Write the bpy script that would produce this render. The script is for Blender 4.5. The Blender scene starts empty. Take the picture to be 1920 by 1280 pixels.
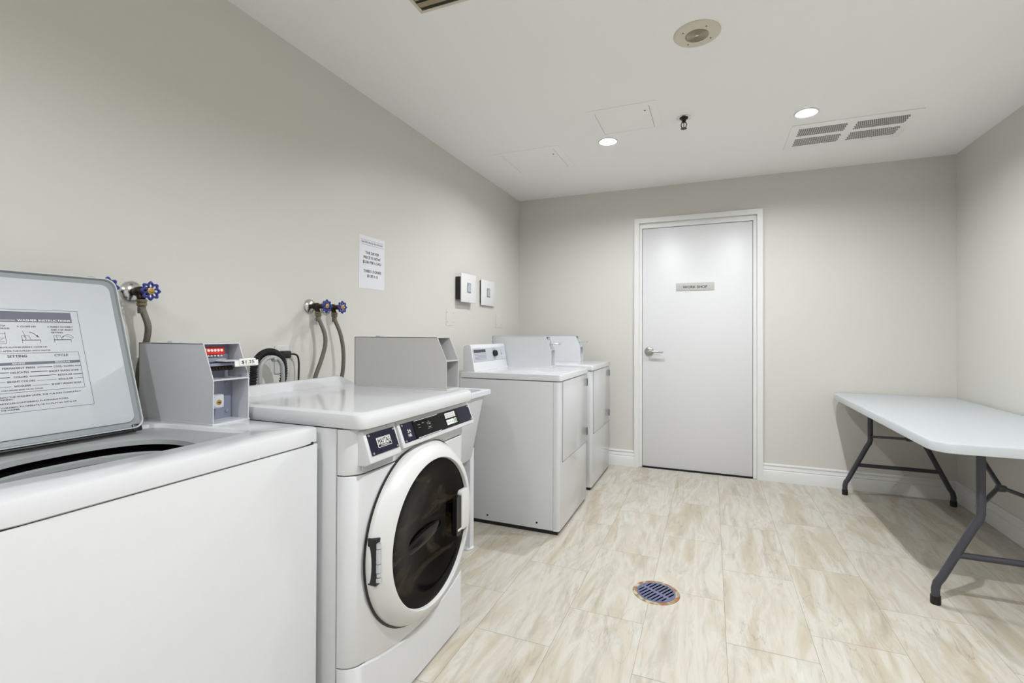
import bpy, bmesh, math, random
from mathutils import Vector, Matrix
scene = bpy.context.scene
# ------------------------------------------------------------------ camera
F_PX, YAW, PITCH, ROLL, V0 = 906.64, 0.3901, 0.0064, 0.0032, 617.72
CAM = Vector((1.7773, -4.5, 1.2117))
fw = Vector((-math.sin(YAW)*math.cos(PITCH), math.cos(YAW)*math.cos(PITCH), math.sin(PITCH)))
r0 = Vector((math.cos(YAW), math.sin(YAW), 0)); u0 = r0.cross(fw)
rt = r0*math.cos(ROLL)+u0*math.sin(ROLL); up = u0*math.cos(ROLL)-r0*math.sin(ROLL)
cd = bpy.data.cameras.new('camera'); cam = bpy.data.objects.new('camera', cd)
scene.collection.objects.link(cam)
cam.matrix_world = Matrix(((rt.x, up.x, -fw.x, CAM.x), (rt.y, up.y, -fw.y, CAM.y), (rt.z, up.z, -fw.z, CAM.z), (0, 0, 0, 1)))
cd.sensor_width = 36; cd.lens = F_PX*36/1920; cd.shift_y = (V0-640)/1920; cd.clip_start = 0.02
scene.camera = cam
# ------------------------------------------------------------------ world, exposure, lamps
wd = bpy.data.worlds.new('world'); scene.world = wd; wd.use_nodes = True
wd.node_tree.nodes['Background'].inputs[0].default_value = (0.9, 0.95, 1, 1)
wd.node_tree.nodes['Background'].inputs[1].default_value = 0.05
vs = scene.view_settings
vs.view_transform = 'Standard'; vs.look = 'None'; vs.gamma = 1; vs.use_curve_mapping = False
vs.exposure = 0.0
LAMP = 3250.0            # radiance of each downlight bulb
W, H, YF = 3.437, 2.528, -6.6      # room width, height, wall behind the camera
DOWNLIGHTS = [(1.123, -1.185, 0.95), (2.303, -1.178, 0.9), (1.123, -3.12, 1.3), (2.303, -3.28, 2.1), (1.123, -5.35, 0.95), (2.303, -5.35, 0.95)]  # last two are unseen lamps added behind the camera for frontal fill

# ------------------------------------------------------------------ materials
def srgb(r, g, b):
    f = lambda c: (c/255/12.92) if c/255 <= 0.04045 else ((c/255+0.055)/1.055)**2.4
    return (f(r), f(g), f(b), 1)
def mat(name, col, rough=0.5, metal=0.0, spec=0.5, bump=0, bscale=40, var=0, coat=0):
    m = bpy.data.materials.new(name); m.use_nodes = True; nt = m.node_tree; b = nt.nodes['Principled BSDF']
    b.inputs['Base Color'].default_value = col; b.inputs['Roughness'].default_value = rough
    b.inputs['Metallic'].default_value = metal; b.inputs['Specular IOR Level'].default_value = spec
    if coat: b.inputs['Coat Weight'].default_value = coat; b.inputs['Coat Roughness'].default_value = 0.05
    tc = nt.nodes.new('ShaderNodeTexCoord'); nz = nt.nodes.new('ShaderNodeTexNoise')
    nz.inputs['Scale'].default_value = bscale; nz.inputs['Detail'].default_value = 4
    nt.links.new(tc.outputs['Object'], nz.inputs['Vector'])
    if bump:
        bp = nt.nodes.new('ShaderNodeBump'); bp.inputs['Strength'].default_value = bump; bp.inputs['Distance'].default_value = 0.002
        nt.links.new(nz.outputs['Fac'], bp.inputs['Height']); nt.links.new(bp.outputs['Normal'], b.inputs['Normal'])
    mx = nt.nodes.new('ShaderNodeMix'); mx.data_type = 'RGBA'
    v = var if var else 0.015
    mx.inputs['A'].default_value = tuple(c*(1-v) for c in col[:3])+(1,); mx.inputs['B'].default_value = tuple(min(1, c*(1+v)) for c in col[:3])+(1,)
    nt.links.new(nz.outputs['Fac'], mx.inputs['Factor']); nt.links.new(mx.outputs['Result'], b.inputs['Base Color'])
    return m
M = {}
M['wall'] = mat('wall_paint', srgb(208, 206, 200), 0.42, spec=0.35, bump=0.06, bscale=90)
M['ceil'] = mat('ceiling_paint', srgb(242, 242, 241), 0.75, bump=0.05, bscale=120)
M['trim'] = mat('trim_paint', srgb(222, 222, 221), 0.35)
M['door'] = mat('door_paint', srgb(215, 215, 217), 0.38)
M['white'] = mat('white_enamel', srgb(206, 207, 210), 0.16, coat=0.3)
M['white2'] = mat('white_enamel_side', srgb(204, 205, 207), 0.35)
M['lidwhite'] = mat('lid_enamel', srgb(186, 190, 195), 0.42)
M['plastic'] = mat('white_plastic', srgb(204, 204, 203), 0.35)
M['grey'] = mat('grey_enamel', srgb(176, 180, 186), 0.3, metal=0.0)
M['tubsteel'] = mat('tub_steel', srgb(112, 118, 118), 0.3, metal=0.85)
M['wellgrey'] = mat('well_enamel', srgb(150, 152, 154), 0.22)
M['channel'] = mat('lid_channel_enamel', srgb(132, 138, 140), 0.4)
M['galv'] = mat('brushed_sheet_metal', srgb(196, 200, 206), 0.34, metal=0.55, bump=0.03, bscale=200)
M['boxpaint'] = mat('coin_box_paint', srgb(196, 198, 203), 0.38)
M['boxpaint2'] = mat('coin_box_beige_paint', srgb(186, 185, 184), 0.4)
M['boxwhite'] = mat('coin_box_white_paint', srgb(214, 216, 219), 0.35)
M['boxin'] = mat('coin_box_inner_steel', srgb(150, 154, 172), 0.35, metal=0.4)
M['chrome'] = mat('chrome', srgb(205, 205, 205), 0.18, metal=1.0)
M['steel'] = mat('stainless_steel', srgb(180, 180, 176), 0.28, metal=0.9)
M['black'] = mat('black_plastic', srgb(14, 14, 16), 0.35)
M['rubber'] = mat('black_rubber', srgb(10, 10, 11), 0.6)
M['dark'] = mat('dark_void', srgb(6, 6, 7), 0.9, spec=0.1)
M['navy'] = mat('navy_plate', srgb(14, 14, 38), 0.35, spec=0.3)
M['display'] = mat('black_glass_display', srgb(4, 4, 6), 0.10, spec=0.2)
M['glass'] = mat('dark_door_glass', srgb(7, 6, 4), 0.07, spec=0.09, bump=0.0, var=0.4, bscale=6)
M['blue'] = mat('blue_handwheel_paint', srgb(26, 36, 128), 0.3, coat=0.5)
M['brass'] = mat('aged_brass', srgb(176, 146, 78), 0.4, metal=0.6)
M['nut'] = mat('dull_nut_metal', srgb(136, 126, 104), 0.4, metal=0.7, var=0.3)
M['bronze'] = mat('dark_bronze', srgb(52, 44, 32), 0.4, metal=0.7, var=0.4)
M['braid'] = mat('braided_hose', srgb(112, 108, 97), 0.45, metal=0.5, bump=0.9, bscale=420, var=0.55)
M['ink'] = mat('dark_ink', srgb(58, 60, 70), 0.6)
M['ink2'] = mat('slate_print', srgb(98, 100, 112), 0.55)
M['inkblack'] = mat('black_ink', srgb(25, 25, 28), 0.6)
M['paper'] = mat('paper', srgb(222, 222, 228), 0.7)
M['redp'] = mat('red_plastic', srgb(205, 36, 26), 0.35)
M['tag'] = mat('price_tag_plastic', srgb(222, 222, 218), 0.4)
M['tabletop'] = mat('moulded_tabletop', srgb(186, 190, 193), 0.42, bump=0.35, bscale=400)
M['tube'] = mat('charcoal_powder_coat', srgb(58, 58, 66), 0.4, bump=0.05)
M['cream'] = mat('cream_plastic', srgb(206, 200, 184), 0.5)
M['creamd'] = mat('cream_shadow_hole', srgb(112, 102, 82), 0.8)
M['perf'] = mat('perforation_dark', srgb(40, 37, 30), 0.8)
M['louver'] = mat('tan_louver', srgb(150, 138, 108), 0.5)
M['grate'] = mat('slate_cast_grate', srgb(104, 106, 138), 0.4, metal=0.3, var=0.3, bscale=60)
M['signgrey'] = mat('sign_grey', srgb(182, 182, 178), 0.45)
M['cord'] = mat('black_cord', srgb(18, 18, 18), 0.5)
M['hosegrey'] = mat('grey_hose', srgb(160, 162, 160), 0.4)
M['green'] = mat('green_button', srgb(70, 150, 90), 0.4)
M['sink'] = mat('laundry_sink_plastic', srgb(208, 210, 214), 0.35)

def emat(k):
    m = bpy.data.materials.new('lit_lamp_glass'); m.use_nodes = True; nt = m.node_tree
    b = nt.nodes['Principled BSDF']; b.inputs['Base Color'].default_value = (1, 1, 1, 1)
    b.inputs['Emission Color'].default_value = (0.955, 0.98, 1.0, 1); b.inputs['Emission Strength'].default_value = LAMP*k
    return m
for i_, q_ in enumerate(DOWNLIGHTS): M['lamp%d' % i_] = emat(q_[2])

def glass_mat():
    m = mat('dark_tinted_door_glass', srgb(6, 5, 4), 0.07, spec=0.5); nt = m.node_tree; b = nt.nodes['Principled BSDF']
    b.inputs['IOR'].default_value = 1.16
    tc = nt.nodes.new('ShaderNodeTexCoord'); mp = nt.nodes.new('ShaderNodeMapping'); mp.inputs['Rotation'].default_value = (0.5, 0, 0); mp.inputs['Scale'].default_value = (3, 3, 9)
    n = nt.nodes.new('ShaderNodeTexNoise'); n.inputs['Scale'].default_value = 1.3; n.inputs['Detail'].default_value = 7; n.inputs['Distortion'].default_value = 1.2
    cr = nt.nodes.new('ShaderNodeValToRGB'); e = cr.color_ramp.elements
    e[0].position = 0.5; e[0].color = srgb(5, 4, 3); e[1].position = 0.75; e[1].color = srgb(64, 54, 40)  # brown streaks painted in for reflections and the drum behind the glass
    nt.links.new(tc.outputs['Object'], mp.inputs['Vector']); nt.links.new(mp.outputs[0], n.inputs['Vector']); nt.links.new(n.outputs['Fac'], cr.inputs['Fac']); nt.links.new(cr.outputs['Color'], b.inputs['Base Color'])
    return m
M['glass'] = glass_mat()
def rust_mat():
    m = mat('rusty_drain_rim', srgb(190, 178, 150), 0.7); nt = m.node_tree; b = nt.nodes['Principled BSDF']
    tc = nt.nodes.new('ShaderNodeTexCoord'); n = nt.nodes.new('ShaderNodeTexNoise'); n.inputs['Scale'].default_value = 28; n.inputs['Detail'].default_value = 6
    cr = nt.nodes.new('ShaderNodeValToRGB'); e = cr.color_ramp.elements
    e[0].position = 0.38; e[0].color = srgb(186, 178, 156); e[1].position = 0.66; e[1].color = srgb(150, 84, 40)
    k = cr.color_ramp.elements.new(0.52); k.color = srgb(140, 122, 92)
    nt.links.new(tc.outputs['Object'], n.inputs['Vector']); nt.links.new(n.outputs['Fac'], cr.inputs['Fac']); nt.links.new(cr.outputs['Color'], b.inputs['Base Color'])
    return m
M['rust'] = rust_mat()

def tile_mat():
    m = bpy.data.materials.new('travertine_vinyl_tile'); m.use_nodes = True; nt = m.node_tree; L = nt.links; N = nt.nodes
    b = N['Principled BSDF']; b.inputs['Roughness'].default_value = 0.33; b.inputs['Specular IOR Level'].default_value = 0.4
    geo = N.new('ShaderNodeTexCoord'); at = N.new('ShaderNodeAttribute'); at.attribute_name = 'tile_shift'
    add = N.new('ShaderNodeVectorMath'); add.operation = 'ADD'
    L.new(geo.outputs['Object'], add.inputs[0]); L.new(at.outputs['Vector'], add.inputs[1])
    mp = N.new('ShaderNodeMapping'); mp.inputs['Scale'].default_value = (4.2, 0.8, 1); L.new(add.outputs[0], mp.inputs['Vector'])
    n1 = N.new('ShaderNodeTexNoise'); n1.inputs['Scale'].default_value = 1.6; n1.inputs['Detail'].default_value = 6; n1.inputs['Distortion'].default_value = 0.9; n1.inputs['Roughness'].default_value = 0.55
    L.new(mp.outputs[0], n1.inputs['Vector'])
    cr = N.new('ShaderNodeValToRGB'); e = cr.color_ramp.elements
    e[0].position = 0.30; e[0].color = srgb(176, 166, 147); e[1].position = 0.70; e[1].color = srgb(198, 197, 191)
    for p, c in ((0.42, (184, 176, 160)), (0.52, (196, 192, 183)), (0.60, (188, 181, 167))):
        k = e.new(p); k.color = srgb(*c)
    L.new(n1.outputs['Fac'], cr.inputs['Fac'])
    mp2 = N.new('ShaderNodeMapping'); mp2.inputs['Scale'].default_value = (7, 1.1, 1); L.new(add.outputs[0], mp2.inputs['Vector'])
    n2 = N.new('ShaderNodeTexNoise'); n2.inputs['Scale'].default_value = 2.4; n2.inputs['Detail'].default_value = 8; n2.inputs['Distortion'].default_value = 1.4; n2.inputs['Roughness'].default_value = 0.7
    L.new(mp2.outputs[0], n2.inputs['Vector'])
    cr2 = N.new('ShaderNodeValToRGB'); e = cr2.color_ramp.elements
    e[0].position = 0.36; e[0].color = srgb(144, 135, 120); e[1].position = 0.50; e[1].color = (1, 1, 1, 1)
    L.new(n2.outputs['Fac'], cr2.inputs['Fac'])
    mx = N.new('ShaderNodeMix'); mx.data_type = 'RGBA'; mx.blend_type = 'MULTIPLY'; mx.inputs['Factor'].default_value = 0.25
    L.new(cr.outputs['Color'], mx.inputs['A']); L.new(cr2.outputs['Color'], mx.inputs['B'])
    # fine dark veins
    n3 = N.new('ShaderNodeTexNoise'); n3.inputs['Scale'].default_value = 1.8; n3.inputs['Detail'].default_value = 5; n3.inputs['Distortion'].default_value = 0.5
    L.new(mp2.outputs[0], n3.inputs['Vector'])
    sub = N.new('ShaderNodeMath'); sub.operation = 'SUBTRACT'; sub.inputs[1].default_value = 0.5; L.new(n3.outputs['Fac'], sub.inputs[0])
    ab = N.new('ShaderNodeMath'); ab.operation = 'ABSOLUTE'; L.new(sub.outputs[0], ab.inputs[0])
    cr3 = N.new('ShaderNodeValToRGB'); e = cr3.color_ramp.elements
    e[0].position = 0.0; e[0].color = srgb(129, 121, 108); e[1].position = 0.012; e[1].color = (1, 1, 1, 1)
    L.new(ab.outputs[0], cr3.inputs['Fac'])
    n4 = N.new('ShaderNodeTexNoise'); n4.inputs['Scale'].default_value = 4; L.new(add.outputs[0], n4.inputs['Vector'])
    cr4 = N.new('ShaderNodeValToRGB'); e = cr4.color_ramp.elements
    e[0].position = 0.5; e[0].color = (0, 0, 0, 1); e[1].position = 0.62; e[1].color = (0.3, 0.3, 0.3, 1)
    L.new(n4.outputs['Fac'], cr4.inputs['Fac'])
    mx2 = N.new('ShaderNodeMix'); mx2.data_type = 'RGBA'; mx2.blend_type = 'MULTIPLY'
    L.new(cr4.outputs['Color'], mx2.inputs['Factor']); L.new(mx.outputs['Result'], mx2.inputs['A']); L.new(cr3.outputs['Color'], mx2.inputs['B'])
    L.new(mx2.outputs['Result'], b.inputs['Base Color'])
    return m
M['tile'] = tile_mat()
M['grout'] = mat('tile_joint', srgb(140, 130, 112), 0.8)

# ------------------------------------------------------------------ mesh helpers
class MB:
    """collects shapes; build() links them as one mesh object"""
    def __init__(s): s.bm = bmesh.new(); s.T = Matrix.Identity(4); s.mi = 0
    def at(s, T): s.T = T; return s
    def slot(s, i): s.mi = i; return s
    def _merge(s, b2, smooth=True):
        for v in b2.verts: v.co = s.T @ v.co
        for f in b2.faces: f.material_index = s.mi; f.smooth = smooth
        me = bpy.data.meshes.new('tmp'); b2.to_mesh(me); b2.free(); s.bm.from_mesh(me); bpy.data.meshes.remove(me)
        return s
    def box(s, x0, x1, y0, y1, z0, z1, bev=0, seg=2):
        b = bmesh.new(); bmesh.ops.create_cube(b, size=1)
        for v in b.verts: v.co = Vector(((x0+x1)/2+v.co.x*(x1-x0), (y0+y1)/2+v.co.y*(y1-y0), (z0+z1)/2+v.co.z*(z1-z0)))
        if bev: bmesh.ops.bevel(b, geom=b.edges[:]+b.verts[:], offset=bev, segments=seg, affect='EDGES', profile=0.5)
        return s._merge(b)
    def prism(s, pts, axis, a0, a1, bev=0, seg=2):
        """polygon pts in the two other axes (cyclic order), extruded along axis"""
        def P(p, a):
            if axis == 'z': return Vector((p[0], p[1], a))
            if axis == 'y': return Vector((p[0], a, p[1]))
            return Vector((a, p[0], p[1]))
        b = bmesh.new(); lo = [b.verts.new(P(p, a0)) for p in pts]; hi = [b.verts.new(P(p, a1)) for p in pts]
        n = len(pts); b.faces.new(lo[::-1]); b.faces.new(hi)
        for i in range(n): b.faces.new((lo[i], lo[(i+1) % n], hi[(i+1) % n], hi[i]))
        bmesh.ops.recalc_face_normals(b, faces=b.faces[:])
        if bev:
            caps = [e for e in b.edges if (e.verts[0] in lo and e.verts[1] in lo) or (e.verts[0] in hi and e.verts[1] in hi)]
            bmesh.ops.bevel(b, geom=caps, offset=bev, segments=seg, affect='EDGES', profile=0.5)
        return s._merge(b)
    def loft(s, loops, cap0=False, cap1=False, closed=True):
        b = bmesh.new(); R = [[b.verts.new(Vector(p)) for p in l] for l in loops]; n = len(R[0])
        for i in range(len(R)-1):
            for j in range(n if closed else n-1):
                k = (j+1) % n
                b.faces.new((R[i][j], R[i][k], R[i+1][k], R[i+1][j]))
        if cap0: b.faces.new(R[0][::-1])
        if cap1: b.faces.new(R[-1])
        bmesh.ops.recalc_face_normals(b, faces=b.faces[:])
        return s._merge(b)
    def lathe(s, prof, c, axis='z', n=40, cap0=True, cap1=True):
        loops = []
        for r, h in prof:
            l = []
            for i in range(n):
                a = 2*math.pi*i/n; p, q = r*math.cos(a), r*math.sin(a)
                l.append({'z': (c[0]+p, c[1]+q, c[2]+h), 'x': (c[0]+h, c[1]+p, c[2]+q), 'y': (c[0]+p, c[1]+h, c[2]+q)}[axis])
            loops.append(l)
        return s.loft(loops, cap0, cap1)
    def tube(s, path, r, n=12, caps=True):
        path = [Vector(p) for p in path]; loops = []; prev = None
        for i, p in enumerate(path):
            t = (path[min(i+1, len(path)-1)]-path[max(i-1, 0)]).normalized()
            if prev is None:
                ref = Vector((0, 0, 1)) if abs(t.z) < 0.9 else Vector((1, 0, 0)); u = t.cross(ref).normalized()
            else: u = (prev-t*prev.dot(t)).normalized()
            prev = u; v = t.cross(u); rr = r[i] if isinstance(r, (list, tuple)) else r
            loops.append([p+u*rr*math.cos(2*math.pi*k/n)+v*rr*math.sin(2*math.pi*k/n) for k in range(n)])
        return s.loft(loops, caps, caps)
    def poly(s, pts):
        b = bmesh.new(); b.faces.new([b.verts.new(Vector(p)) for p in pts]); return s._merge(b, False)
    def line(s, p, q, w, y=0, h=0.0002):
        """flat printed stroke in the local xy plane"""
        p, q = Vector(p), Vector(q); d = (q-p).normalized(); nn = Vector((-d.y, d.x, 0))*w/2
        return s.poly([(p+nn), (q+nn), (q-nn), (p-nn)])
    def text(s, txt, x0, y0, x1=None, cap=0.01, align='L', bold=0.0, wide=None):
        """text in the local xy plane, baseline y0, from x0 to x1 (stretched) or natural width"""
        cu = bpy.data.curves.new('t', 'FONT'); cu.body = txt; cu.resolution_u = 2
        ob = bpy.data.objects.new('t', cu); scene.collection.objects.link(ob)
        dg = bpy.context.evaluated_depsgraph_get(); me = bpy.data.meshes.new_from_object(ob.evaluated_get(dg))
        bpy.data.objects.remove(ob); bpy.data.curves.remove(cu)
        xs = [v.co.x for v in me.vertices]
        if not xs: return s
        a, c = min(xs), max(xs); sy = cap/0.72
        if x1 is not None: sx = (x1-x0)/(c-a); ox = x0
        else:
            sx = sy*(wide or 1); w = (c-a)*sx; ox = {'L': x0, 'R': x0-w, 'C': x0-w/2}[align]
        b = bmesh.new(); b.from_mesh(me); bpy.data.meshes.remove(me)
        for v in b.verts: v.co = Vector((ox+(v.co.x-a)*sx, y0+v.co.y*sy, 0))
        if bold:      # heavier strokes: offset copies a hair apart
            for k_, (ddx, ddy) in enumerate(((1, 0), (-1, 0), (0, 1))):
                b3 = b.copy()
                for v in b3.verts: v.co += Vector((ddx*bold*cap*1.6, ddy*bold*cap*1.2, (k_+1)*0.00003))
                s._merge(b3, False)
        return s._merge(b, False)
    def build(s, name, mats, parent=None, root=None):
        me = bpy.data.meshes.new(name)
        off = Vector((0, 0, 0)); p = parent
        while p is not None: off += p.location; p = p.parent
        for v in s.bm.verts: v.co -= off
        s.bm.to_mesh(me); s.bm.free()
        for m in (mats if isinstance(mats, (list, tuple)) else [mats]): me.materials.append(M[m])
        me.set_sharp_from_angle(angle=math.radians(38))
        o = bpy.data.objects.new(name, me); scene.collection.objects.link(o)
        if parent is not None: o.parent = parent
        return o
def tag(o, label=None, cat=None, group=None, kind=None):
    if label: o['label'] = label
    if cat: o['category'] = cat
    if group: o['group'] = group
    if kind: o['kind'] = kind
    return o
def thing(name, loc, label, cat, group=None):
    o = bpy.data.objects.new(name, None); o.empty_display_size = 0.1; scene.collection.objects.link(o); o.location = loc
    return tag(o, label, cat, group)
def struct(o): o['kind'] = 'structure'; return o
def copy_tree(o, parent=None):
    c = o.copy(); scene.collection.objects.link(c)
    if parent is not None: c.parent = parent
    for ch in list(o.children):
        if ch.name in done: continue
        copy_tree(ch, c)
    return c
done = set()
def frame(o, ex, ey):
    """matrix with local x -> ex, local y -> ey, origin o"""
    ex = Vector(ex).normalized(); ey = Vector(ey).normalized(); ez = ex.cross(ey); o = Vector(o)
    return Matrix(((ex.x, ey.x, ez.x, o.x), (ex.y, ey.y, ez.y, o.y), (ex.z, ey.z, ez.z, o.z), (0, 0, 0, 1)))
def arc(cx, cy, r, a0, a1, n=8):
    return [(cx+r*math.cos(math.radians(a0+(a1-a0)*i/n)), cy+r*math.sin(math.radians(a0+(a1-a0)*i/n))) for i in range(n+1)]
def rrect(x0, x1, y0, y1, r, n=6):
    return arc(x1-r, y1-r, r, 0, 90, n)+arc(x0+r, y1-r, r, 90, 180, n)+arc(x0+r, y0+r, r, 180, 270, n)+arc(x1-r, y0+r, r, 270, 360, n)
def smooth_path(pts, n=8):
    pts = [Vector(p) for p in pts]; out = []
    P = [pts[0]*2-pts[1]]+pts+[pts[-1]*2-pts[-2]]
    for i in range(1, len(P)-2):
        a, b, c, d = P[i-1:i+3]
        for k in range(n):
            t = k/n; out.append(0.5*((2*b)+(c-a)*t+(2*a-5*b+4*c-d)*t*t+(3*b-a-3*c+d)*t**3))
    out.append(pts[-1]); return out

# ------------------------------------------------------------------ floor
random.seed(7)
DRAIN = (1.5415, -2.146)
bm = bmesh.new(); sh = bm.faces.layers.float_vector.new('tile_shift')
def quad(x0, x1, y0, y1, z, mi, s=(0, 0, 0)):
    f = bm.faces.new([bm.verts.new((a, b, z)) for a, b in ((x0, y0), (x1, y0), (x1, y1), (x0, y1))]); f.material_index = mi; f[sh] = s
# joint base with the drain hole left open: built as a ring of quads
quad(0, W, YF, DRAIN[1]-0.1, -0.0015, 1); quad(0, W, DRAIN[1]+0.1, 0.0, -0.0015, 1)
quad(0, DRAIN[0]-0.1, DRAIN[1]-0.1, DRAIN[1]+0.1, -0.0015, 1); quad(DRAIN[0]+0.1, W, DRAIN[1]-0.1, DRAIN[1]+0.1, -0.0015, 1)
phase = {-4: -0.6, -3: -0.28, -2: -0.51, -1: -0.80, 0: -0.51, 1: -0.83, 2: -0.51, 3: -0.965, 4: -0.63, 5: -0.3, 6: -0.6, 7: -0.9, 8: -0.5}
for k in range(-4, 9):
    xa = 1.2024+0.3158*k; xb = xa+0.3158
    xa, xb = max(xa, 0), min(xb, W)
    if xb-xa < 0.01: continue
    y = phase.get(k, -0.5)+2*0.6365
    while y > YF:
        ya, yb = max(y-0.6365, YF), min(y, 0.0)
        if yb > ya:
            s = (random.uniform(0, 40), random.uniform(0, 40), random.uniform(0, 4)); g = 0.0007
            quad(xa+g, xb-g, ya+g, yb-g, 0.0, 0, s)
        y -= 0.6365
# cut the circular drain hole
cut = []
me = bpy.data.meshes.new('floor'); bm.to_mesh(me); bm.free(); me.materials.append(M['tile']); me.materials.append(M['grout'])
fl = bpy.data.objects.new('floor', me); scene.collection.objects.link(fl); struct(fl)

# ------------------------------------------------------------------ walls, ceiling
T = 0.12
struct(MB().box(-T, 0, YF-T, T, -0.05, H+0.1).build('wall_left', 'wall'))
struct(MB().box(W, W+T, YF-T, T, -0.05, H+0.1).build('wall_right', 'wall'))
struct(MB().box(0, W, YF-T, YF, -0.05, H+0.1).build('wall_front', 'wall'))
DX0, DX1, DZ = 1.1345, 2.1755, 2.247        # outside of the door frame
wb = MB(); wb.box(0, DX0+0.012, 0, T, -0.05, H+0.1).box(DX1-0.012, W, 0, T, -0.05, H+0.1).box(DX0+0.012, DX1-0.012, 0, T, DZ-0.012, H+0.1)
struct(wb.build('wall_back', 'wall'))
# ceiling with the round cut-outs of the recessed downlights
cl = MB(); HR, HC = 0.0505, 0.09
xs = sorted({-T, W+T} | {q[0]+d for q in DOWNLIGHTS for d in (-HC, HC)}); ys = sorted({YF-T, T} | {q[1]+d for q in DOWNLIGHTS for d in (-HC, HC)})
for i in range(len(xs)-1):
    for j in range(len(ys)-1):
        xm, ym = (xs[i]+xs[i+1])/2, (ys[j]+ys[j+1])/2
        hit = [q for q in DOWNLIGHTS if xs[i] < q[0] < xs[i+1] and ys[j] < q[1] < ys[j+1]]
        if not hit: cl.poly([(xs[i], ys[j], H), (xs[i], ys[j+1], H), (xs[i+1], ys[j+1], H), (xs[i+1], ys[j], H)]); continue
        q = hit[0]; n = 48; sq = []; ci = []; cu_ = []
        for k in range(n):
            a = 2*math.pi*(k+0.5)/n; ca, sa = math.cos(a), math.sin(a)
            px = (xs[i+1]-q[0]) if ca > 0 else (q[0]-xs[i]); py = (ys[j+1]-q[1]) if sa > 0 else (q[1]-ys[j])
            m_ = min(px/max(abs(ca), 1e-9), py/max(abs(sa), 1e-9)); sq.append([q[0]+ca*m_, q[1]+sa*m_, H])
            ci.append((q[0]+HR*ca, q[1]+HR*sa, H)); cu_.append((q[0]+HR*ca, q[1]+HR*sa, H+0.06))
        for cx_, cy_ in ((xs[i], ys[j]), (xs[i+1], ys[j]), (xs[i], ys[j+1]), (xs[i+1], ys[j+1])):   # pull the nearest points into the square's corners
            kk = min(range(n), key=lambda t_: (sq[t_][0]-cx_)**2+(sq[t_][1]-cy_)**2); sq[kk] = [cx_, cy_, H]
        cl.loft([sq, ci, cu_])
cl.poly([(-T, YF-T, H+0.06), (W+T, YF-T, H+0.06), (W+T, T, H+0.06), (-T, T, H+0.06)])
struct(cl.build('ceiling', 'ceil'))

BP = [(0, 0), (0.018, 0), (0.018, 0.085), (0.0165, 0.088), (0.011, 0.091), (0.011, 0.094), (0.014, 0.097), (0.013, 0.103), (0.009, 0.112), (0.0075, 0.122), (0.0075, 0.126), (0.0115, 0.129), (0.0115, 0.137), (0.008, 0.1425), (0.003, 0.1435), (0, 0.1435)]
bb = MB()
bb.prism([(-a, b) for a, b in BP], 'x', 0.0, DX0); bb.prism([(-a, b) for a, b in BP], 'x', DX1, W)
struct(bb.build('baseboard_back', 'trim'))
struct(MB().prism([(W-a, b) for a, b in BP], 'y', YF, 0).build('baseboard_right', 'trim'))
struct(MB().prism([(a, b) for a, b in BP], 'y', YF, 0).build('baseboard_left', 'trim'))

# door: painted metal frame, slab, lever handle, sign
dr = MB()
fw_, fd = 0.042, 0.02
SX0, SX1, SZ = 1.2032, 2.103, 2.158
def jamb(b, x0, x1):          # x0 outer, x1 slab side
    sgn = 1 if x1 > x0 else -1
    b.prism([(x0, -fd), (x0+sgn*fw_, -fd), (x0+sgn*fw_, 0.008), (x1-sgn*0.002, 0.008), (x1-sgn*0.002, 0.03), (x1+sgn*0.012, 0.062), (x1+sgn*0.012, 0.09), (x0+sgn*0.012, 0.09), (x0+sgn*0.012, 0.0), (x0, 0)], 'z', 0.0, DZ)
jamb(dr, DX0, SX0); jamb(dr, DX1, SX1)
dr.prism([(-fd, DZ), (-fd, DZ-fw_), (0.0086, DZ-fw_), (0.0086, SZ+0.002), (0.0306, SZ+0.002), (0.0626, SZ-0.012), (0.0894, SZ-0.012), (0.0894, DZ-0.0126), (0.0006, DZ-0.0126), (0.0006, DZ-0.0003)], 'x', DX0+fw_, DX1-fw_)
d1 = struct(dr.build('door_1', 'trim'))
MB().box(SX0+0.001, SX1-0.001, 0.02, 0.058, 0.011, SZ-0.001, 0.0015).build('door_slab', 'door', d1)
MB().box(SX0, SX1, 0.012, 0.09, 0.0, 0.008).build('threshold', 'black', d1)
hh = MB(); hx, hz = 1.262, 1.047
hh.lathe([(0.0, 0.0195), (0.040, 0.0195), (0.040, 0.012), (0.036, 0.006), (0.028, 0.003), (0.026, -0.004), (0.016, -0.006), (0.013, -0.012), (0.013, -0.036), (0.0, -0.036)], (hx, 0, hz), 'y', cap0=False, cap1=False)
hh.tube(smooth_path([(hx-0.004, -0.034, hz), (hx+0.02, -0.037, hz+0.001), (hx+0.07, -0.039, hz-0.001), (hx+0.11, -0.036, hz-0.004), (hx+0.118, -0.028, hz-0.004)], 5), 0.0085)
hh.box(hx-0.0085, hx+0.0085, -0.044, -0.036, hz-0.003, hz+0.003, 0.001)
hh.build('door_handle', 'steel', d1)
sg = MB(); sg.box(1.492, 1.806, 0.0165, 0.0200, 1.585, 1.655, 0.001)
sp = sg.build('sign_plate', 'signgrey', d1)
st = MB().at(frame((1.549, 0.0162, 1.606), (1, 0, 0), (0, 0, 1))); st.text('WORK SHOP', 0, 0, 0.2, 0.0235, bold=0.018); st.build('sign_lettering', 'inkblack', sp)

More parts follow.
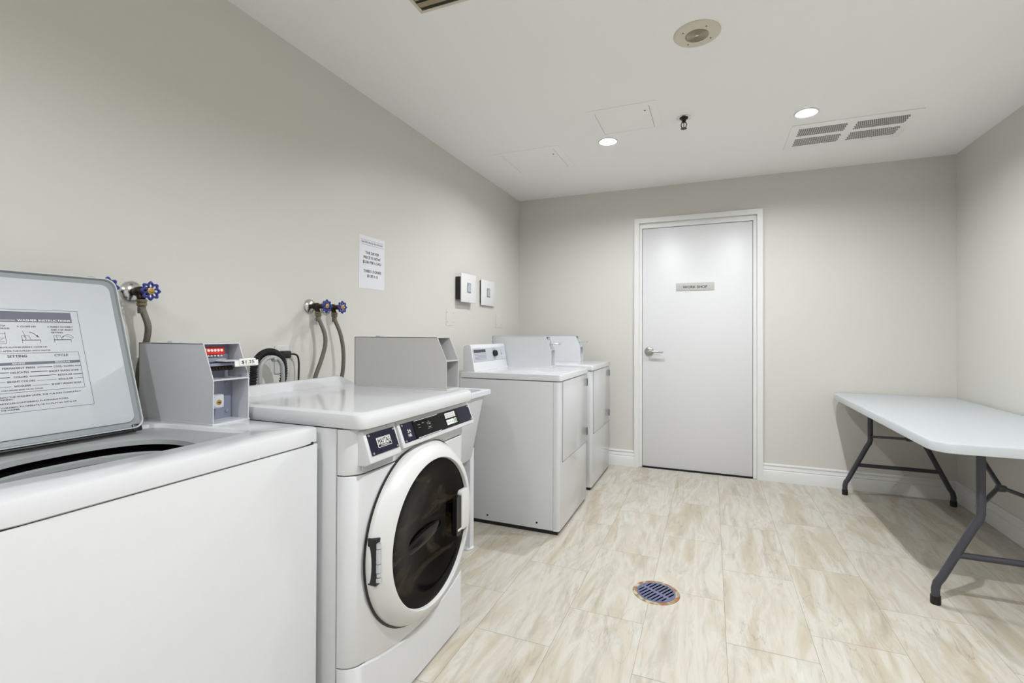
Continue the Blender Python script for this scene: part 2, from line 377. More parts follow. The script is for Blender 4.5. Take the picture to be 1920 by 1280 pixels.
# ------------------------------------------------------------------ ceiling fittings
def downlight(i, x, y, k, label):
    t = thing('recessed_downlight', (x, y, H), label, 'ceiling light', 'small round downlights in the ceiling')
    b = MB(); b.lathe([(0.066, 0.0), (0.066, -0.003), (0.058, -0.006), (0.052, -0.004), (0.050, 0.0)], (x, y, H), 'z', cap0=False, cap1=False); b.build('trim_ring', 'trim', t)
    b = MB(); b.lathe([(0.0500, 0.0), (0.0460, 0.006), (0.0340, 0.012), (0.0270, 0.014), (0.0270, 0.03)], (x, y, H), 'z', cap0=False, cap1=False); b.build('baffle', 'trim', t)
    b = MB(); b.lathe([(0.0265, 0.018), (0.0255, 0.011), (0.021, 0.0085), (0.012, 0.007), (0.001, 0.0065)], (x, y, H), 'z', cap0=True, cap1=True); b.build('lamp_glass', 'lamp%d' % i, t)
DL = ['lit downlight nearer the left wall, beside the sprinkler', 'lit downlight beside the perforated ceiling grille, nearer the right wall',
      'downlight above the top-load washer side of the room, outside the photo', 'downlight above the near end of the folding table, outside the photo',
      'unseen fill downlight added behind the camera on the washer side', 'unseen fill downlight added behind the camera on the table side']
for i, (x, y, k) in enumerate(DOWNLIGHTS): downlight(i, x, y, k, DL[i])

# round speaker
t = thing('ceiling_speaker', (1.72, -2.235, H), 'round cream ceiling speaker with a concentric slotted grille', 'speaker')
b = MB(); c = (1.72, -2.235, H)
b.lathe([(0.098, 0), (0.098, -0.003), (0.094, -0.0065), (0.086, -0.008), (0.048, -0.009), (0.001, -0.009)], c, 'z', 64, cap0=False); b.build('face_plate', 'cream', t)
b = MB()
for k in range(9):
    r = 0.008+k*0.0048
    b.lathe([(r, -0.0092), (r, -0.0098), (r+0.0020, -0.0098), (r+0.0020, -0.0092)], c, 'z', 48, cap0=False, cap1=False)
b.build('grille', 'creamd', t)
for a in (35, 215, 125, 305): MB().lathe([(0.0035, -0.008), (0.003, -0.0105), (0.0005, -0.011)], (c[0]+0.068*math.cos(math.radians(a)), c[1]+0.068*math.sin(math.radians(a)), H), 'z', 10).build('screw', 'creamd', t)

# perforated return grille (four slotted fields)
t = thing('return_air_grille', (2.59, -0.83, H), 'long white ceiling grille with four perforated fields', 'vent')
b = MB(); b.box(2.255, 2.932, -0.998, -0.560, H-0.006, H, 0.002); b.build('panel', 'ceil', t)
zz = H-0.0062
for fx0, fx1 in ((2.303, 2.568), (2.618, 2.886)):
    for fy0, fy1 in ((-0.936, -0.81), (-0.762, -0.625)):
        nx = 26; ny = 7; b = MB()
        for i in range(nx):
            for j in range(ny):
                cx_ = fx0+(i+0.5+(0.25 if j % 2 else -0.25))*(fx1-fx0)/nx; cy_ = fy0+(j+0.5)*(fy1-fy0)/ny
                w_, l_ = 0.0040, 0.0080
                b.poly([(cx_-w_, cy_-l_*0.7, zz), (cx_-w_, cy_+l_*0.7, zz), (cx_, cy_+l_, zz), (cx_+w_, cy_+l_*0.7, zz), (cx_+w_, cy_-l_*0.7, zz), (cx_, cy_-l_, zz)])
        b.build('perforated_field', 'perf', t)

# tan louvered diffuser at the top of the picture
t = thing('air_diffuser', (0.93, -3.05, H), 'tan louvered air diffuser set in the ceiling', 'vent')
b = MB(); x0, x1, y0, y1 = 0.687, 1.17, -3.30, -2.821
for q in ((x0-0.014, x1+0.014, y1, y1+0.014), (x0-0.014, x1+0.014, y0-0.014, y0), (x0-0.014, x0, y0, y1), (x1, x1+0.014, y0, y1)): b.box(q[0], q[1], q[2], q[3], H-0.004, H, 0.001)
b.build('frame', 'cream', t)
b = MB(); b.box(x0, x1, y0, y1, H-0.0015, H-0.0005); b.build('backing', 'perf', t)
for k in range(12):
    yy = y1-0.012-k*0.04
    b = MB(); b.prism([(yy, H-0.001), (yy-0.032, H-0.0045), (yy-0.034, H-0.0035), (yy-0.004, H-0.001)], 'x', x0+0.002, x1-0.002); b.build('slat', 'louver', t)

# access panels
def access(x0, x1, y0, y1, ix0, ix1, iy0, iy1, label):
    t = thing('ceiling_access_panel', ((x0+x1)/2, (y0+y1)/2, H), label, 'access panel', 'painted access panels in the ceiling')
    b = MB()
    for q in ((x0, x1, iy1, y1), (x0, x1, y0, iy0), (x0, ix0, iy0, iy1), (ix1, x1, iy0, iy1)): b.box(q[0], q[1], q[2], q[3], H-0.0022, H, 0.0006, 1)
    b.build('frame', 'ceil', t)
    MB().box(ix0, ix1, iy0, iy1, H-0.0005, H-0.0001).build('gap', 'perf', t)
    b = MB(); b.box(ix0+0.002, ix1-0.002, iy0+0.002, iy1-0.002, H-0.0015, H-0.0002); b.build('hatch', 'ceil', t)
    b = MB(); b.lathe([(0.006, -0.0014), (0.005, -0.003), (0.0005, -0.003)], (ix1-0.03, (iy0+iy1)/2-0.1, H), 'z', 12); b.build('latch', 'perf', t)
access(0.284, 0.785, -1.25, -0.75, 0.335, 0.735, -1.205, -0.80, 'painted ceiling access panel in the corner above the dryers')
access(1.085, 1.49, -1.675, -1.27, 1.128, 1.446, -1.63, -1.31, 'painted ceiling access panel between the sprinkler and the left downlight')

# sprinkler
t = thing('sprinkler_head', (1.624, -1.38, H), 'dark pendent fire sprinkler with a chrome collar', 'sprinkler')
c = (1.624, -1.38, H)
b = MB(); b.lathe([(0.042, 0), (0.042, -0.003), (0.034, -0.006), (0.026, -0.004), (0.024, 0.0)], c, 'z', 32, cap0=False, cap1=False); b.build('collar', 'chrome', t)
b = MB(); b.lathe([(0.025, -0.001), (0.024, -0.008), (0.013, -0.014), (0.011, -0.03), (0.006, -0.032)], c, 'z', 20)
for s in (-1, 1): b.tube([(c[0]+s*0.009, c[1], H-0.028), (c[0]+s*0.016, c[1], H-0.042), (c[0]+s*0.013, c[1], H-0.058), (c[0], c[1], H-0.066)], 0.0028, 8)
b.tube([(c[0], c[1], H-0.03), (c[0], c[1], H-0.06)], 0.0022, 8)
b.build('body', 'bronze', t)
b = MB(); b.lathe([(0.004, -0.064), (0.018, -0.067), (0.018, -0.0685), (0.001, -0.0695)], c, 'z', 20); b.build('deflector', 'bronze', t)

# ------------------------------------------------------------------ floor drain
t = thing('floor_drain', (DRAIN[0], DRAIN[1], 0), 'round rusty floor drain with a slate-blue slotted grate', 'floor drain')
c = (DRAIN[0], DRAIN[1], 0.0)
b = MB(); b.lathe([(0.1065, 0.0002), (0.104, 0.0028), (0.088, 0.0022), (0.085, 0.0012)], c, 'z', 56, cap0=False, cap1=False); b.build('rim', 'rust', t)
b = MB(); b.lathe([(0.0865, 0.0010), (0.001, 0.0010)], c, 'z', 40); b.build('pit', 'dark', t)
b = MB(); R_ = 0.086; ang = math.radians(59); dx = Vector((math.cos(ang), math.sin(ang), 0)); dy = Vector((dx.y, -dx.x, 0))
bars = 9; pitch = 2*R_/bars
T0 = Matrix.Translation(c) @ Matrix(((dx.x, dy.x, 0, 0), (dx.y, dy.y, 0, 0), (0, 0, 1, 0), (0, 0, 0, 1)))
b.at(T0)
for k in range(-5, 6):
    o_ = k*0.0178; hl = math.sqrt(max(R_**2-(abs(o_)+0.004)**2, 0))
    if hl > 0.01: b.box(-hl, hl, o_-0.0052, o_+0.0052, 0.0011, 0.0038, 0.0008, 1)
b.box(-0.008, 0.008, -R_+0.004, R_-0.004, 0.0011, 0.0039, 0.0008, 1)
b.at(Matrix.Identity(4)); b.lathe([(R_+0.001, 0.0012), (R_+0.001, 0.0037), (R_-0.007, 0.0039), (R_-0.007, 0.0012)], c, 'z', 56, cap0=False, cap1=False)
b.build('grate', 'grate', t)

# ------------------------------------------------------------------ folding table
TX0, TX1, TY0, TY1, TZ = 2.655, 3.415, -1.915, -0.03, 0.752
t = thing('folding_table', ((TX0+TX1)/2, (TY0+TY1)/2, 0), 'white moulded folding table with bent charcoal legs in the right corner', 'table')
b = MB(); lp = []
for ins, z in ((0.012, TZ-0.046), (0.0, TZ-0.042), (0.0, TZ-0.008), (0.004, TZ-0.002), (0.012, TZ), (0.03, TZ)):
    lp.append([(p[0], p[1], z) for p in rrect(TX0+ins, TX1-ins, TY0+ins, TY1-ins, 0.085-ins, 8)])
b.loft(lp, True, True); b.build('tabletop', 'tabletop', t)
TXC = (TX0+TX1)/2
def leg_path(s, y):
    ht, hf = 0.163, 0.322
    pts = [(TXC+s*ht, y, TZ-0.046), (TXC+s*ht, y, 0.425), (TXC+s*(ht+0.006), y, 0.40), (TXC+s*(ht+0.02), y, 0.375)]
    pts += [(TXC+s*(hf-0.02), y, 0.118), (TXC+s*(hf-0.006), y, 0.095), (TXC+s*hf, y, 0.068), (TXC+s*hf, y, 0.012)]
    return pts
for yl, dirn in ((-1.755, 1), (-0.165, -1)):
    for s in (-1, 1):
        lg = MB().tube(leg_path(s, yl), 0.0165, 16).build('leg', 'tube', t)
        MB().lathe([(0.0185, 0.0), (0.0195, 0.004), (0.0190, 0.038), (0.0165, 0.040)], (TXC+s*0.322, yl, 0), 'z', 20, cap1=False).build('rubber_foot', 'rubber', lg)
    MB().tube([(TXC-0.252, yl, 0.232), (TXC+0.252, yl, 0.232)], 0.0140, 12).build('crossbar', 'tube', t)
    MB().tube([(TXC-0.21, yl, TZ-0.055), (TXC+0.21, yl, TZ-0.055)], 0.0125, 12).build('crossbar', 'tube', t)
    br = MB(); J = Vector((TXC, yl+dirn*0.225, 0.49))
    for s in (-1, 1): br.tube([(TXC+s*0.163, yl+dirn*0.012, 0.452), (TXC+s*0.14, yl+dirn*0.045, 0.458), (TXC+s*0.02, yl+dirn*0.215, 0.488), J], 0.0092, 10)
    br.tube([J, (TXC, yl+dirn*0.60, TZ-0.05)], 0.0105, 10)
    br.lathe([(0.013, -0.018), (0.016, -0.010), (0.016, 0.010), (0.013, 0.018)], J, 'x', 14)
    for s in (-1, 1): br.lathe([(0.010, -0.014), (0.013, -0.006), (0.013, 0.006), (0.010, 0.014)], (TXC+s*0.163, yl+dirn*0.012, 0.45), 'y', 12)
    br.build('brace', 'tube', t)

# ------------------------------------------------------------------ coin box (part of each machine)
def coin_box(root, fx, y0, y1, z0, z1, length, paint, kind, deep=0.075):
    """fx front x, y0 near side, y1 far side; slanted upper front; open recessed front"""
    h = z1-z0; zs = z0+0.555*h; xb = fx-length; xt = fx-0.044
    pr = [(xb, z0), (fx, z0), (fx, zs), (xt, z1), (xb, z1)]
    b = MB(); w = 0.0032
    b.prism(pr, 'y', y0, y0+w, 0.0008, 1); b.prism(pr, 'y', y1-w, y1, 0.0008, 1)
    b.box(xb, xt, y0, y1, z1-w, z1, 0.0006, 1); b.box(xb, xb+w, y0, y1, z0, z1)
    b.box(xb, fx+0.002, y0-0.002, y1+0.002, z0, z0+0.006, 0.001, 1)
    b.box(fx-0.09, fx-0.001, y0+w, y1-w, zs-0.003, zs+0.001)            # shelf between the two bays
    b.box(xb+0.09, xb+0.115, y0+0.03, y0+0.06, z1, z1+0.004, 0.001, 1)  # clip on the lid
    cb = b.build('coin_box', paint, root)
    b = MB(); b.box(fx-deep, fx-deep+w, y0+w, y1-w, z0+0.006, zs-0.002)   # lower bay back
    b.prism([(xt-0.052, z1-w), (xt-0.048, z1-w), (fx-0.086, zs+0.001), (fx-0.090, zs+0.001)], 'y', y0+w, y1-w)
    for (yy, zz) in ((y1-0.022, z0+0.028), (y1-0.022, zs-0.02), (y0+0.02, zs-0.02)):
        b.lathe([(0.006, 0.0), (0.006, 0.003), (0.003, 0.004)], (fx-deep+w, yy, zz), 'x', 10)
    b.build('coin_box_interior', 'boxin', root)
    return cb, zs, xt

# ------------------------------------------------------------------ top-load washer
TLX0, TLX1, TLY0, TLY1 = 0.07, 0.72, -4.115, -3.402
wl = thing('top_load_washer', ((TLX0+TLX1)/2, (TLY0+TLY1)/2, 0), 'white top-load washer with its lid raised showing printed instructions', 'washing machine')
b = MB(); cl_ = lambda i_, z: [(p[0], p[1], z) for p in rrect(TLX0+i_, TLX1-0.002-i_, TLY0+0.002+i_, TLY1-0.002-i_, 0.012-i_*0.3, 4)]
b.loft([cl_(0.002, 0.02), cl_(0, 0.022), cl_(0, 0.8845), cl_(0.0006, 0.886), cl_(0.002, 0.8867), cl_(0.018, 0.8867), cl_(0.018, 0.86)], True, False); b.build('cabinet', 'white2', wl)
for q in ((TLX0+0.04, TLY0+0.05), (TLX0+0.04, TLY1-0.05), (TLX1-0.05, TLY0+0.05), (TLX1-0.05, TLY1-0.05)): MB().lathe([(0.02, 0), (0.02, 0.022)], (q[0], q[1], 0), 'z', 14).build('levelling_foot', 'black', wl)
MB().box(TLX1-0.03, TLX1-0.006, TLY0+0.02, TLY1-0.02, 0.87, 0.895).box(TLX0+0.02, TLX1-0.02, TLY1-0.03, TLY1-0.006, 0.87, 0.895).build('seam_shade_core', 'black', wl)  # black strips put in as the shade inside the top panel seam
# top panel with recessed lid well and oval tub mouth
TZ1 = 0.936; N_ = 72
def resample(poly, cx, cy, n=N_):
    """points of a closed polygon hit by rays from the centre at equal angles"""
    out = []
    for k in range(n):
        a = 2*math.pi*(k+0.5)/n; d = Vector((math.cos(a), math.sin(a))); best = None
        for i in range(len(poly)):
            p = Vector(poly[i])-Vector((cx, cy)); q = Vector(poly[(i+1) % len(poly)])-Vector((cx, cy)); e = q-p
            den = d.x*e.y-d.y*e.x
            if abs(den) < 1e-12: continue
            tt = (p.x*e.y-p.y*e.x)/den; uu = (p.x*d.y-p.y*d.x)/den
            if tt > 0 and -1e-6 <= uu <= 1+1e-6: best = tt if best is None else max(best, tt)
        out.append((cx+d.x*best, cy+d.y*best))
    return out
ocx, ocy = 0.445, -3.815
outer = rrect(TLX0, TLX1, TLY0, TLY1, 0.020, 6)
def outl(ins, z, r=0.02): return [(p[0], p[1], z) for p in resample(rrect(TLX0+ins, TLX1-ins, TLY0+ins, TLY1-ins, max(r-ins, 0.004), 6), ocx, ocy)]
well = [(0.215, -4.075), (0.555, -4.075), (0.585, -4.05), (0.592, -3.95), (0.600, -3.80), (0.600, -3.60), (0.590, -3.525), (0.560, -3.512), (0.45, -3.535), (0.30, -3.545), (0.225, -3.56), (0.215, -3.60)]
def welll(k, z): 
    return [(ocx+(p[0]-ocx)*k, ocy+(p[1]-ocy)*k, z) for p in resample(well, ocx, ocy)]
def mouth(k, z, px=0.0): return [(ocx+px+0.158*k*(abs(math.cos(a))**0.8)*(1 if math.cos(a) > 0 else -1), ocy+0.195*k*(abs(math.sin(a))**0.8)*(1 if math.sin(a) > 0 else -1), z) for a in [2*math.pi*(j+0.5)/N_ for j in range(N_)]]
b = MB(); b.loft([outl(0.006, 0.888), outl(0.0, 0.892), outl(0.0, TZ1-0.010), outl(0.003, TZ1-0.003), outl(0.010, TZ1), welll(1.03, TZ1), welll(1.0, TZ1-0.003), welll(0.985, TZ1-0.014)], False, False)
b.build('top_panel', 'white', wl)
b = MB(); b.loft([welll(0.99, TZ1-0.0125), welll(0.93, TZ1-0.016), mouth(1.06, TZ1-0.017), mouth(1.0, TZ1-0.022), mouth(0.985, TZ1-0.034)])
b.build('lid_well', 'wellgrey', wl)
b = MB(); b.loft([mouth(0.99, TZ1-0.030), mouth(1.10, TZ1-0.045), mouth(1.12, TZ1-0.35)], False, True); b.build('outer_tub', 'dark', wl)
b = MB(); b.loft([mouth(1.03, TZ1-0.075), mouth(1.02, TZ1-0.058), mouth(0.97, TZ1-0.052), mouth(0.93, TZ1-0.056), mouth(0.92, TZ1-0.068)])
b.build('balance_ring', 'wellgrey', wl)
b = MB(); b.loft([mouth(0.96, TZ1-0.300), mouth(0.96, TZ1-0.074), mouth(0.93, TZ1-0.0735), mouth(0.925, TZ1-0.078), mouth(0.90, TZ1-0.32)], False, True)
b.build('wash_basket', 'tubsteel', wl)
b = MB(); b.lathe([(0.05, -0.33), (0.045, -0.20), (0.035, -0.13), (0.02, -0.11), (0.002, -0.108)], (ocx, ocy, TZ1), 'z', 24); b.build('agitator', 'plastic', wl)
# raised lid
LT = frame((0.267, -3.61, 0.938), (0, 1, 0), (-0.147, 0, 0.430))    # local x -> +y, local y -> up the lid; z -> towards the room
LW, LH = 0.478, 0.4545
def lidl(ins, z, r): return [(p[0], p[1], z) for p in rrect(-LW+ins, -ins, ins, LH-ins, max(r, 0.004), 7)]
b = MB().at(LT); b.loft([lidl(0.004, -0.016, 0.024), lidl(0.0, -0.012, 0.026), lidl(0.0, 0.0, 0.026), lidl(0.0022, 0.0012, 0.026), lidl(0.0030, -0.001, 0.026)], True, False)
lid = b.build('lid', 'white', wl)
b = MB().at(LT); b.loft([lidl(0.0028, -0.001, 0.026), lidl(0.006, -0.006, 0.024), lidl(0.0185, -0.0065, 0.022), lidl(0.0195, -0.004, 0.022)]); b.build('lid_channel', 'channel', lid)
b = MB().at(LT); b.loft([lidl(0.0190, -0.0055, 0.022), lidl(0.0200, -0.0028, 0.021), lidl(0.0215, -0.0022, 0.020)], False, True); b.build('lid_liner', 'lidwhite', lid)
b = MB().at(LT); b.tube([(-LW+0.02, -0.004, -0.010), (-0.02, -0.004, -0.010)], 0.006, 10); b.box(-0.03, -0.006, -0.008, 0.012, -0.014, -0.002, 0.002); b.build('hinge', 'black', lid)
# printed instructions: (s measured from the lid's right edge)
b = MB().at(LT @ Matrix.Translation((0, 0, -0.0018)))
def X(s): return -s
b.slot(0)
LL = 0.372
def stroke(p, q, w=0.0009): b.line((X(p[0]), p[1], 0), (X(q[0]), q[1], 0), w)
for p, q in (((0.110, 0.348), (LL, 0.348)), ((0.110, 0.0835), (LL, 0.0835)), ((0.110, 0.348), (0.110, 0.0835)), ((LL, 0.348), (LL, 0.0835)),
             ((0.1237, 0.2315), (LL-0.012, 0.2315)), ((0.1237, 0.1325), (LL-0.012, 0.1325)), ((0.1237, 0.2315), (0.1237, 0.1325)), ((LL-0.012, 0.2315), (LL-0.012, 0.1325))): stroke(p, q, 0.0008)
def txt(s_, a, y_, z_=None, cap=0.007, bold=0.02, al='L'):
    if z_ is None: b.text(s_, X(a), y_, None, cap, al, bold)
    else: b.text(s_, X(a), y_, X(z_), cap, 'L', bold)
txt('3. CLOSE LID', 0.2404, 0.3005, 0.2039, 0.0040); txt('4. INSERT PAYMENT', 0.1807, 0.2998, 0.1256, 0.0042)
txt('AND / OR SELECT', 0.1742, 0.2918, 0.1258, 0.0042); txt('SETTING', 0.1742, 0.2842, 0.150, 0.0042)
txt('2. LOAD TO TOP', 0.3000, 0.3020, 0.2621, 0.0042); txt('ROW OF HOLES', 0.2960, 0.2950, 0.2552, 0.0042)
txt('1. ADD', 0.352, 0.3020, 0.330, 0.0042); txt('DETERGENT', 0.352, 0.2950, 0.315, 0.0042)
txt('5. DISTRIBUTE CLOTHES EVENLY. CLOSE LID', 0.300, 0.2458, 0.1882, 0.0034); txt('BLEACH MAY BE ADDED AFTER TUB IS FILLED WITH WATER', 0.340, 0.2362, 0.1823, 0.0034)
txt('SETTING', 0.2679, 0.2210, 0.2314, 0.0066); txt('CYCLE', 0.1765, 0.2205, 0.1474, 0.0064)
cap = 0.0048
for a, y_, z_, s_ in ((0.2805, 0.1915, 0.2192, 'PERMANENT PRESS'), (0.1824, 0.1910, 0.1406, 'COOL- DOWN'), (0.267, 0.1803, 0.2327, 'DELICATES'), (0.1934, 0.1790, 0.1298, 'SHORT WASH/ SOAK'),
                       (0.2626, 0.1688, 0.2366, 'COLORS'), (0.1765, 0.1680, 0.146, 'REGULAR'), (0.2755, 0.1575, 0.2237, 'BRIGHT COLORS'), (0.1768, 0.1567, 0.1461, 'REGULAR'),
                       (0.2646, 0.1458, 0.2337, 'WOOLENS'), (0.1926, 0.1444, 0.1294, 'SHORT WASH/ SOAK')): txt(s_, a, y_, z_, cap)
for a, z_, y_, w in ((0.2156, 0.1849, 0.1938, 0.0016), (0.1373, 0.1245, 0.1931, 0.0016), (0.36, 0.2697, 0.1834, 0.0016), (0.2292, 0.1959, 0.1824, 0.0016), (0.36, 0.2697, 0.1712, 0.0016), (0.2330, 0.1800, 0.1712, 0.0016),
                      (0.1440, 0.1245, 0.1700, 0.0016), (0.36, 0.2790, 0.1600, 0.0007), (0.2200, 0.1800, 0.1590, 0.0007), (0.1430, 0.1245, 0.1590, 0.0007), (0.36, 0.269, 0.1482, 0.0007), (0.230, 0.1965, 0.1470, 0.0007), (0.36, 0.286, 0.1945, 0.0016), (0.1275, 0.1262, 0.1807, 0.0016), (0.1275, 0.1262, 0.1462, 0.0016)): stroke((a, y_), (z_, y_), w)
txt('COLD WATER RINSE ON ALL CYCLES.', 0.2885, 0.1372, 0.2103, 0.0034)
txt('DO NOT REACH INTO THE WASHER UNTIL THE TUB HAS COMPLETELY', 0.345, 0.1205, 0.1342, 0.0038); txt('STOPPED SPINNING.', 0.325, 0.1150, 0.2704, 0.0038)
txt('DO NOT WASH ARTICLES CONTAINING FLAMMABLE FUMES.', 0.345, 0.1052, 0.1631, 0.0038)
txt('DO NOT ALLOW CHILDREN TO OPERATE OR TO PLAY IN, WITH OR', 0.345, 0.0952, 0.1469, 0.0038); txt('NEAR THE WASHER.', 0.310, 0.0893, 0.2609, 0.0038)
# pictograms
def icon(ox, pts, w=0.0007):
    for p, q in pts: stroke((ox-p[0], p[1]), (ox-q[0], q[1]), w)
base = [((0, 0.2665), (0.0374, 0.2665)), ((0, 0.2655), (0.0374, 0.2655)), ((0.001, 0.2665), (0.001, 0.258)), ((0.0364, 0.2665), (0.0364, 0.258)), ((0.0005, 0.2778), (0.0147, 0.2777)), ((0.0005, 0.2778), (0.0015, 0.2665)), ((0.0147, 0.2777), (0.0178, 0.2665)), ((0.006, 0.2777), (0.0075, 0.2665))]
icon(0.2358, base+[((0.004, 0.2912), (0.0095, 0.2692))]); icon(0.1714, base)
for k in range(5):
    a0, a1 = k/5, (k+1)/5; f_ = lambda t_: (0.2186-0.0148*t_, 0.2870-0.0125*t_*t_)
    stroke(f_(a0), f_(a1), 0.0014)
b.poly([(X(0.2068), 0.2768, 0), (X(0.2005), 0.2715, 0), (X(0.2035), 0.2795, 0)])
for p, q in (((0.1537, 0.2723), (0.1475, 0.2775)), ((0.1475, 0.2775), (0.1405, 0.2813)), ((0.1405, 0.2813), (0.1345, 0.2790)), ((0.1345, 0.2790), (0.1289, 0.2735)), ((0.1289, 0.2735), (0.1300, 0.2700)), ((0.1300, 0.2700), (0.1345, 0.2718)), ((0.1345, 0.2718), (0.1400, 0.2768)), ((0.1400, 0.2768), (0.1455, 0.2752))): stroke(p, q, 0.0008)
b.poly([(X(0.1545), 0.2715, 0), (X(0.1505), 0.2765, 0), (X(0.1485), 0.2735, 0)])
icon(0.292, [((0, 0.283), (0.027, 0.283)), ((0, 0.2575), (0.027, 0.2575)), ((0, 0.283), (0, 0.2575)), ((0.027, 0.288), (0.027, 0.2575)), ((0.006, 0.268), (0.014, 0.265)), ((0.014, 0.265), (0.022, 0.270)), ((0.002, 0.273), (0.026, 0.272)), ((0.008, 0.262), (0.024, 0.262))])
b.slot(1)
def rect(a, z_, y0_, y1_): b.poly([(X(a), y0_, 0), (X(z_), y0_, 0), (X(z_), y1_, 0), (X(a), y1_, 0)])
rect(LL-0.012, 0.1258, 0.3140, 0.3425); rect(LL-0.012, 0.1238, 0.2015, 0.2085)
b.slot(2).at(LT @ Matrix.Translation((0, 0, -0.0016)))
txt('WASHER INSTRUCTIONS', 0.2384, 0.3165, 0.1294, 0.0056, 0.03); txt('WHITES', 0.2618, 0.2030, 0.2375, 0.0044, 0.02); txt('REGULAR', 0.177, 0.2030, 0.1459, 0.0044, 0.02)
rect(LL-0.012, 0.242, 0.3190, 0.3198); rect(LL-0.012, 0.242, 0.3172, 0.3178)
b.build('instruction_print', ['ink', 'ink2', 'paper'], lid)
# its coin box
cb, zs, xt = coin_box(wl, 0.432, -3.524, -3.404, TZ1-0.001, 1.177, 0.345, 'boxpaint', 'w')
b = MB(); Tc = frame((0.3605, -3.505, 1.139), (0, 1, 0), (-0.25, 0, 1)); b.at(Tc)
b.slot(0).box(0, 0.062, 0, 0.024, 0, 0.014, 0.002, 2); b.slot(1)
for k in range(5): b.lathe([(0.0042, 0.0142), (0.0042, 0.0150)], (0.0098+k*0.0105, 0.0125, 0), 'z', 14); 
b.slot(2)
for k in range(5): b.box(0.006+k*0.0105, 0.0125+k*0.0105, -0.006, -0.001, 0.004, 0.012, 0.001, 1)
b.slot(1).box(-0.005, 0.0, -0.002, 0.022, 0, 0.012, 0.001, 1)
b.build('coin_counter', ['redp', 'tag', 'plastic'], cb)
b = MB(); b.slot(0).box(0.350, 0.404, -3.512, -3.428, 1.108, 1.116, 0.001, 1); b.box(0.350, 0.380, -3.512, -3.47, 1.118, 1.132, 0.002, 1)
b.slot(1)
b.box(0.365, 0.425, -3.480, -3.418, 1.121, 1.1245, 0.001, 1); b.box(0.352, 0.362, -3.47, -3.43, 1.10, 1.128, 0.001, 1)
b.slot(2)
for k in range(7): b.box(0.395+0.003*(k % 2), 0.402, -3.505+k*0.0105, -3.498+k*0.0105, 1.098, 1.104, 0.001, 1)
b.box(0.37, 0.398, -3.505, -3.435, 1.094, 1.107, 0.001, 1)
b.build('coin_slide', ['boxin', 'boxpaint', 'bronze'], cb)
b = MB(); Tt = frame((0.462, -3.470, 1.1090), (0, 1, 0), (-0.05, 0, 1)); b.at(Tt)
b.slot(0).box(-0.006, 0.075, -0.002, 0.016, -0.004, -0.001, 0.001, 1).box(0.008, 0.064, 0.001, 0.0215, -0.002, 0.001, 0.001, 1).slot(1).at(Tt @ Matrix.Translation((0, 0, 0.0014))).text('$1.25', 0.014, 0.0062, 0.058, 0.0098, 'L', 0.015)
b.at(Matrix.Identity(4)).slot(2).box(0.425, 0.462, -3.450, -3.420, 1.115, 1.122, 0.001, 1)
b.build('price_tag', ['tag', 'inkblack', 'boxpaint'], cb)
b = MB(); b.slot(0).lathe([(0.021, 0.0), (0.021, 0.030), (0.018, 0.036), (0.001, 0.036)], (0.362, -3.482, 1.000), 'x', 28); b.box(0.36, 0.3965, -3.506, -3.461, 0.979, 1.021, 0.005, 3)
b.slot(1).lathe([(0.008, 0.0), (0.008, 0.0375), (0.006, 0.038), (0.001, 0.038)], (0.362, -3.480, 0.998), 'x', 16)
b.slot(2).box(0.399, 0.4006, -3.485, -3.476, 0.9965, 0.9995)
b.build('coin_box_lock', ['boxpaint', 'brass', 'black'], cb)

# ------------------------------------------------------------------ front-load washer
FY0, FY1, FXB, FXS, FXF = -3.382, -2.688, 0.17, 0.765, 0.826
YC = (FY0+FY1)/2
fwm = thing('front_load_washer', ((FXB+FXF)/2, YC, 0), 'white front-load washer with a round dark glass door and navy control panel', 'washing machine')
MB().box(FXB, FXS-0.003, FY0, FY1, 0.02, 0.927, 0.003).build('cabinet', 'white2', fwm)
for q in ((FXB+0.05, FY0+0.05), (FXB+0.05, FY1-0.05), (FXS-0.06, FY0+0.05), (FXS-0.06, FY1-0.05)): MB().lathe([(0.02, 0), (0.02, 0.022)], (q[0], q[1], 0), 'z', 14).build('levelling_foot', 'black', fwm)
MB().box(FXB+0.01, FXS+0.010, FY0+0.004, FY1-0.004, 0.03, 0.932).box(FXS, FXF-0.010, FY0+0.045, FY1-0.045, 0.03, 0.932).build('seam_shade_core', 'black', fwm)  # black core added to paint the shade in the panel seams
def plan(x_back, bulge=0.004, r=0.055, grow=0.0, n=8):
    pts = [(x_back, FY0-grow)]
    pts += [(p[0], p[1]) for p in arc(FXF-r, FY0-grow+r, r+grow*0, -90, 0, n)]
    for k in range(1, 10):
        f_ = k/10; pts.append((FXF+bulge*math.sin(math.pi*f_)+grow, FY0-grow+r+(FY1-FY0+2*grow-2*r)*f_))
    pts += arc(FXF-r, FY1+grow-r, r, 0, 90, n)
    pts.append((x_back, FY1+grow)); return pts
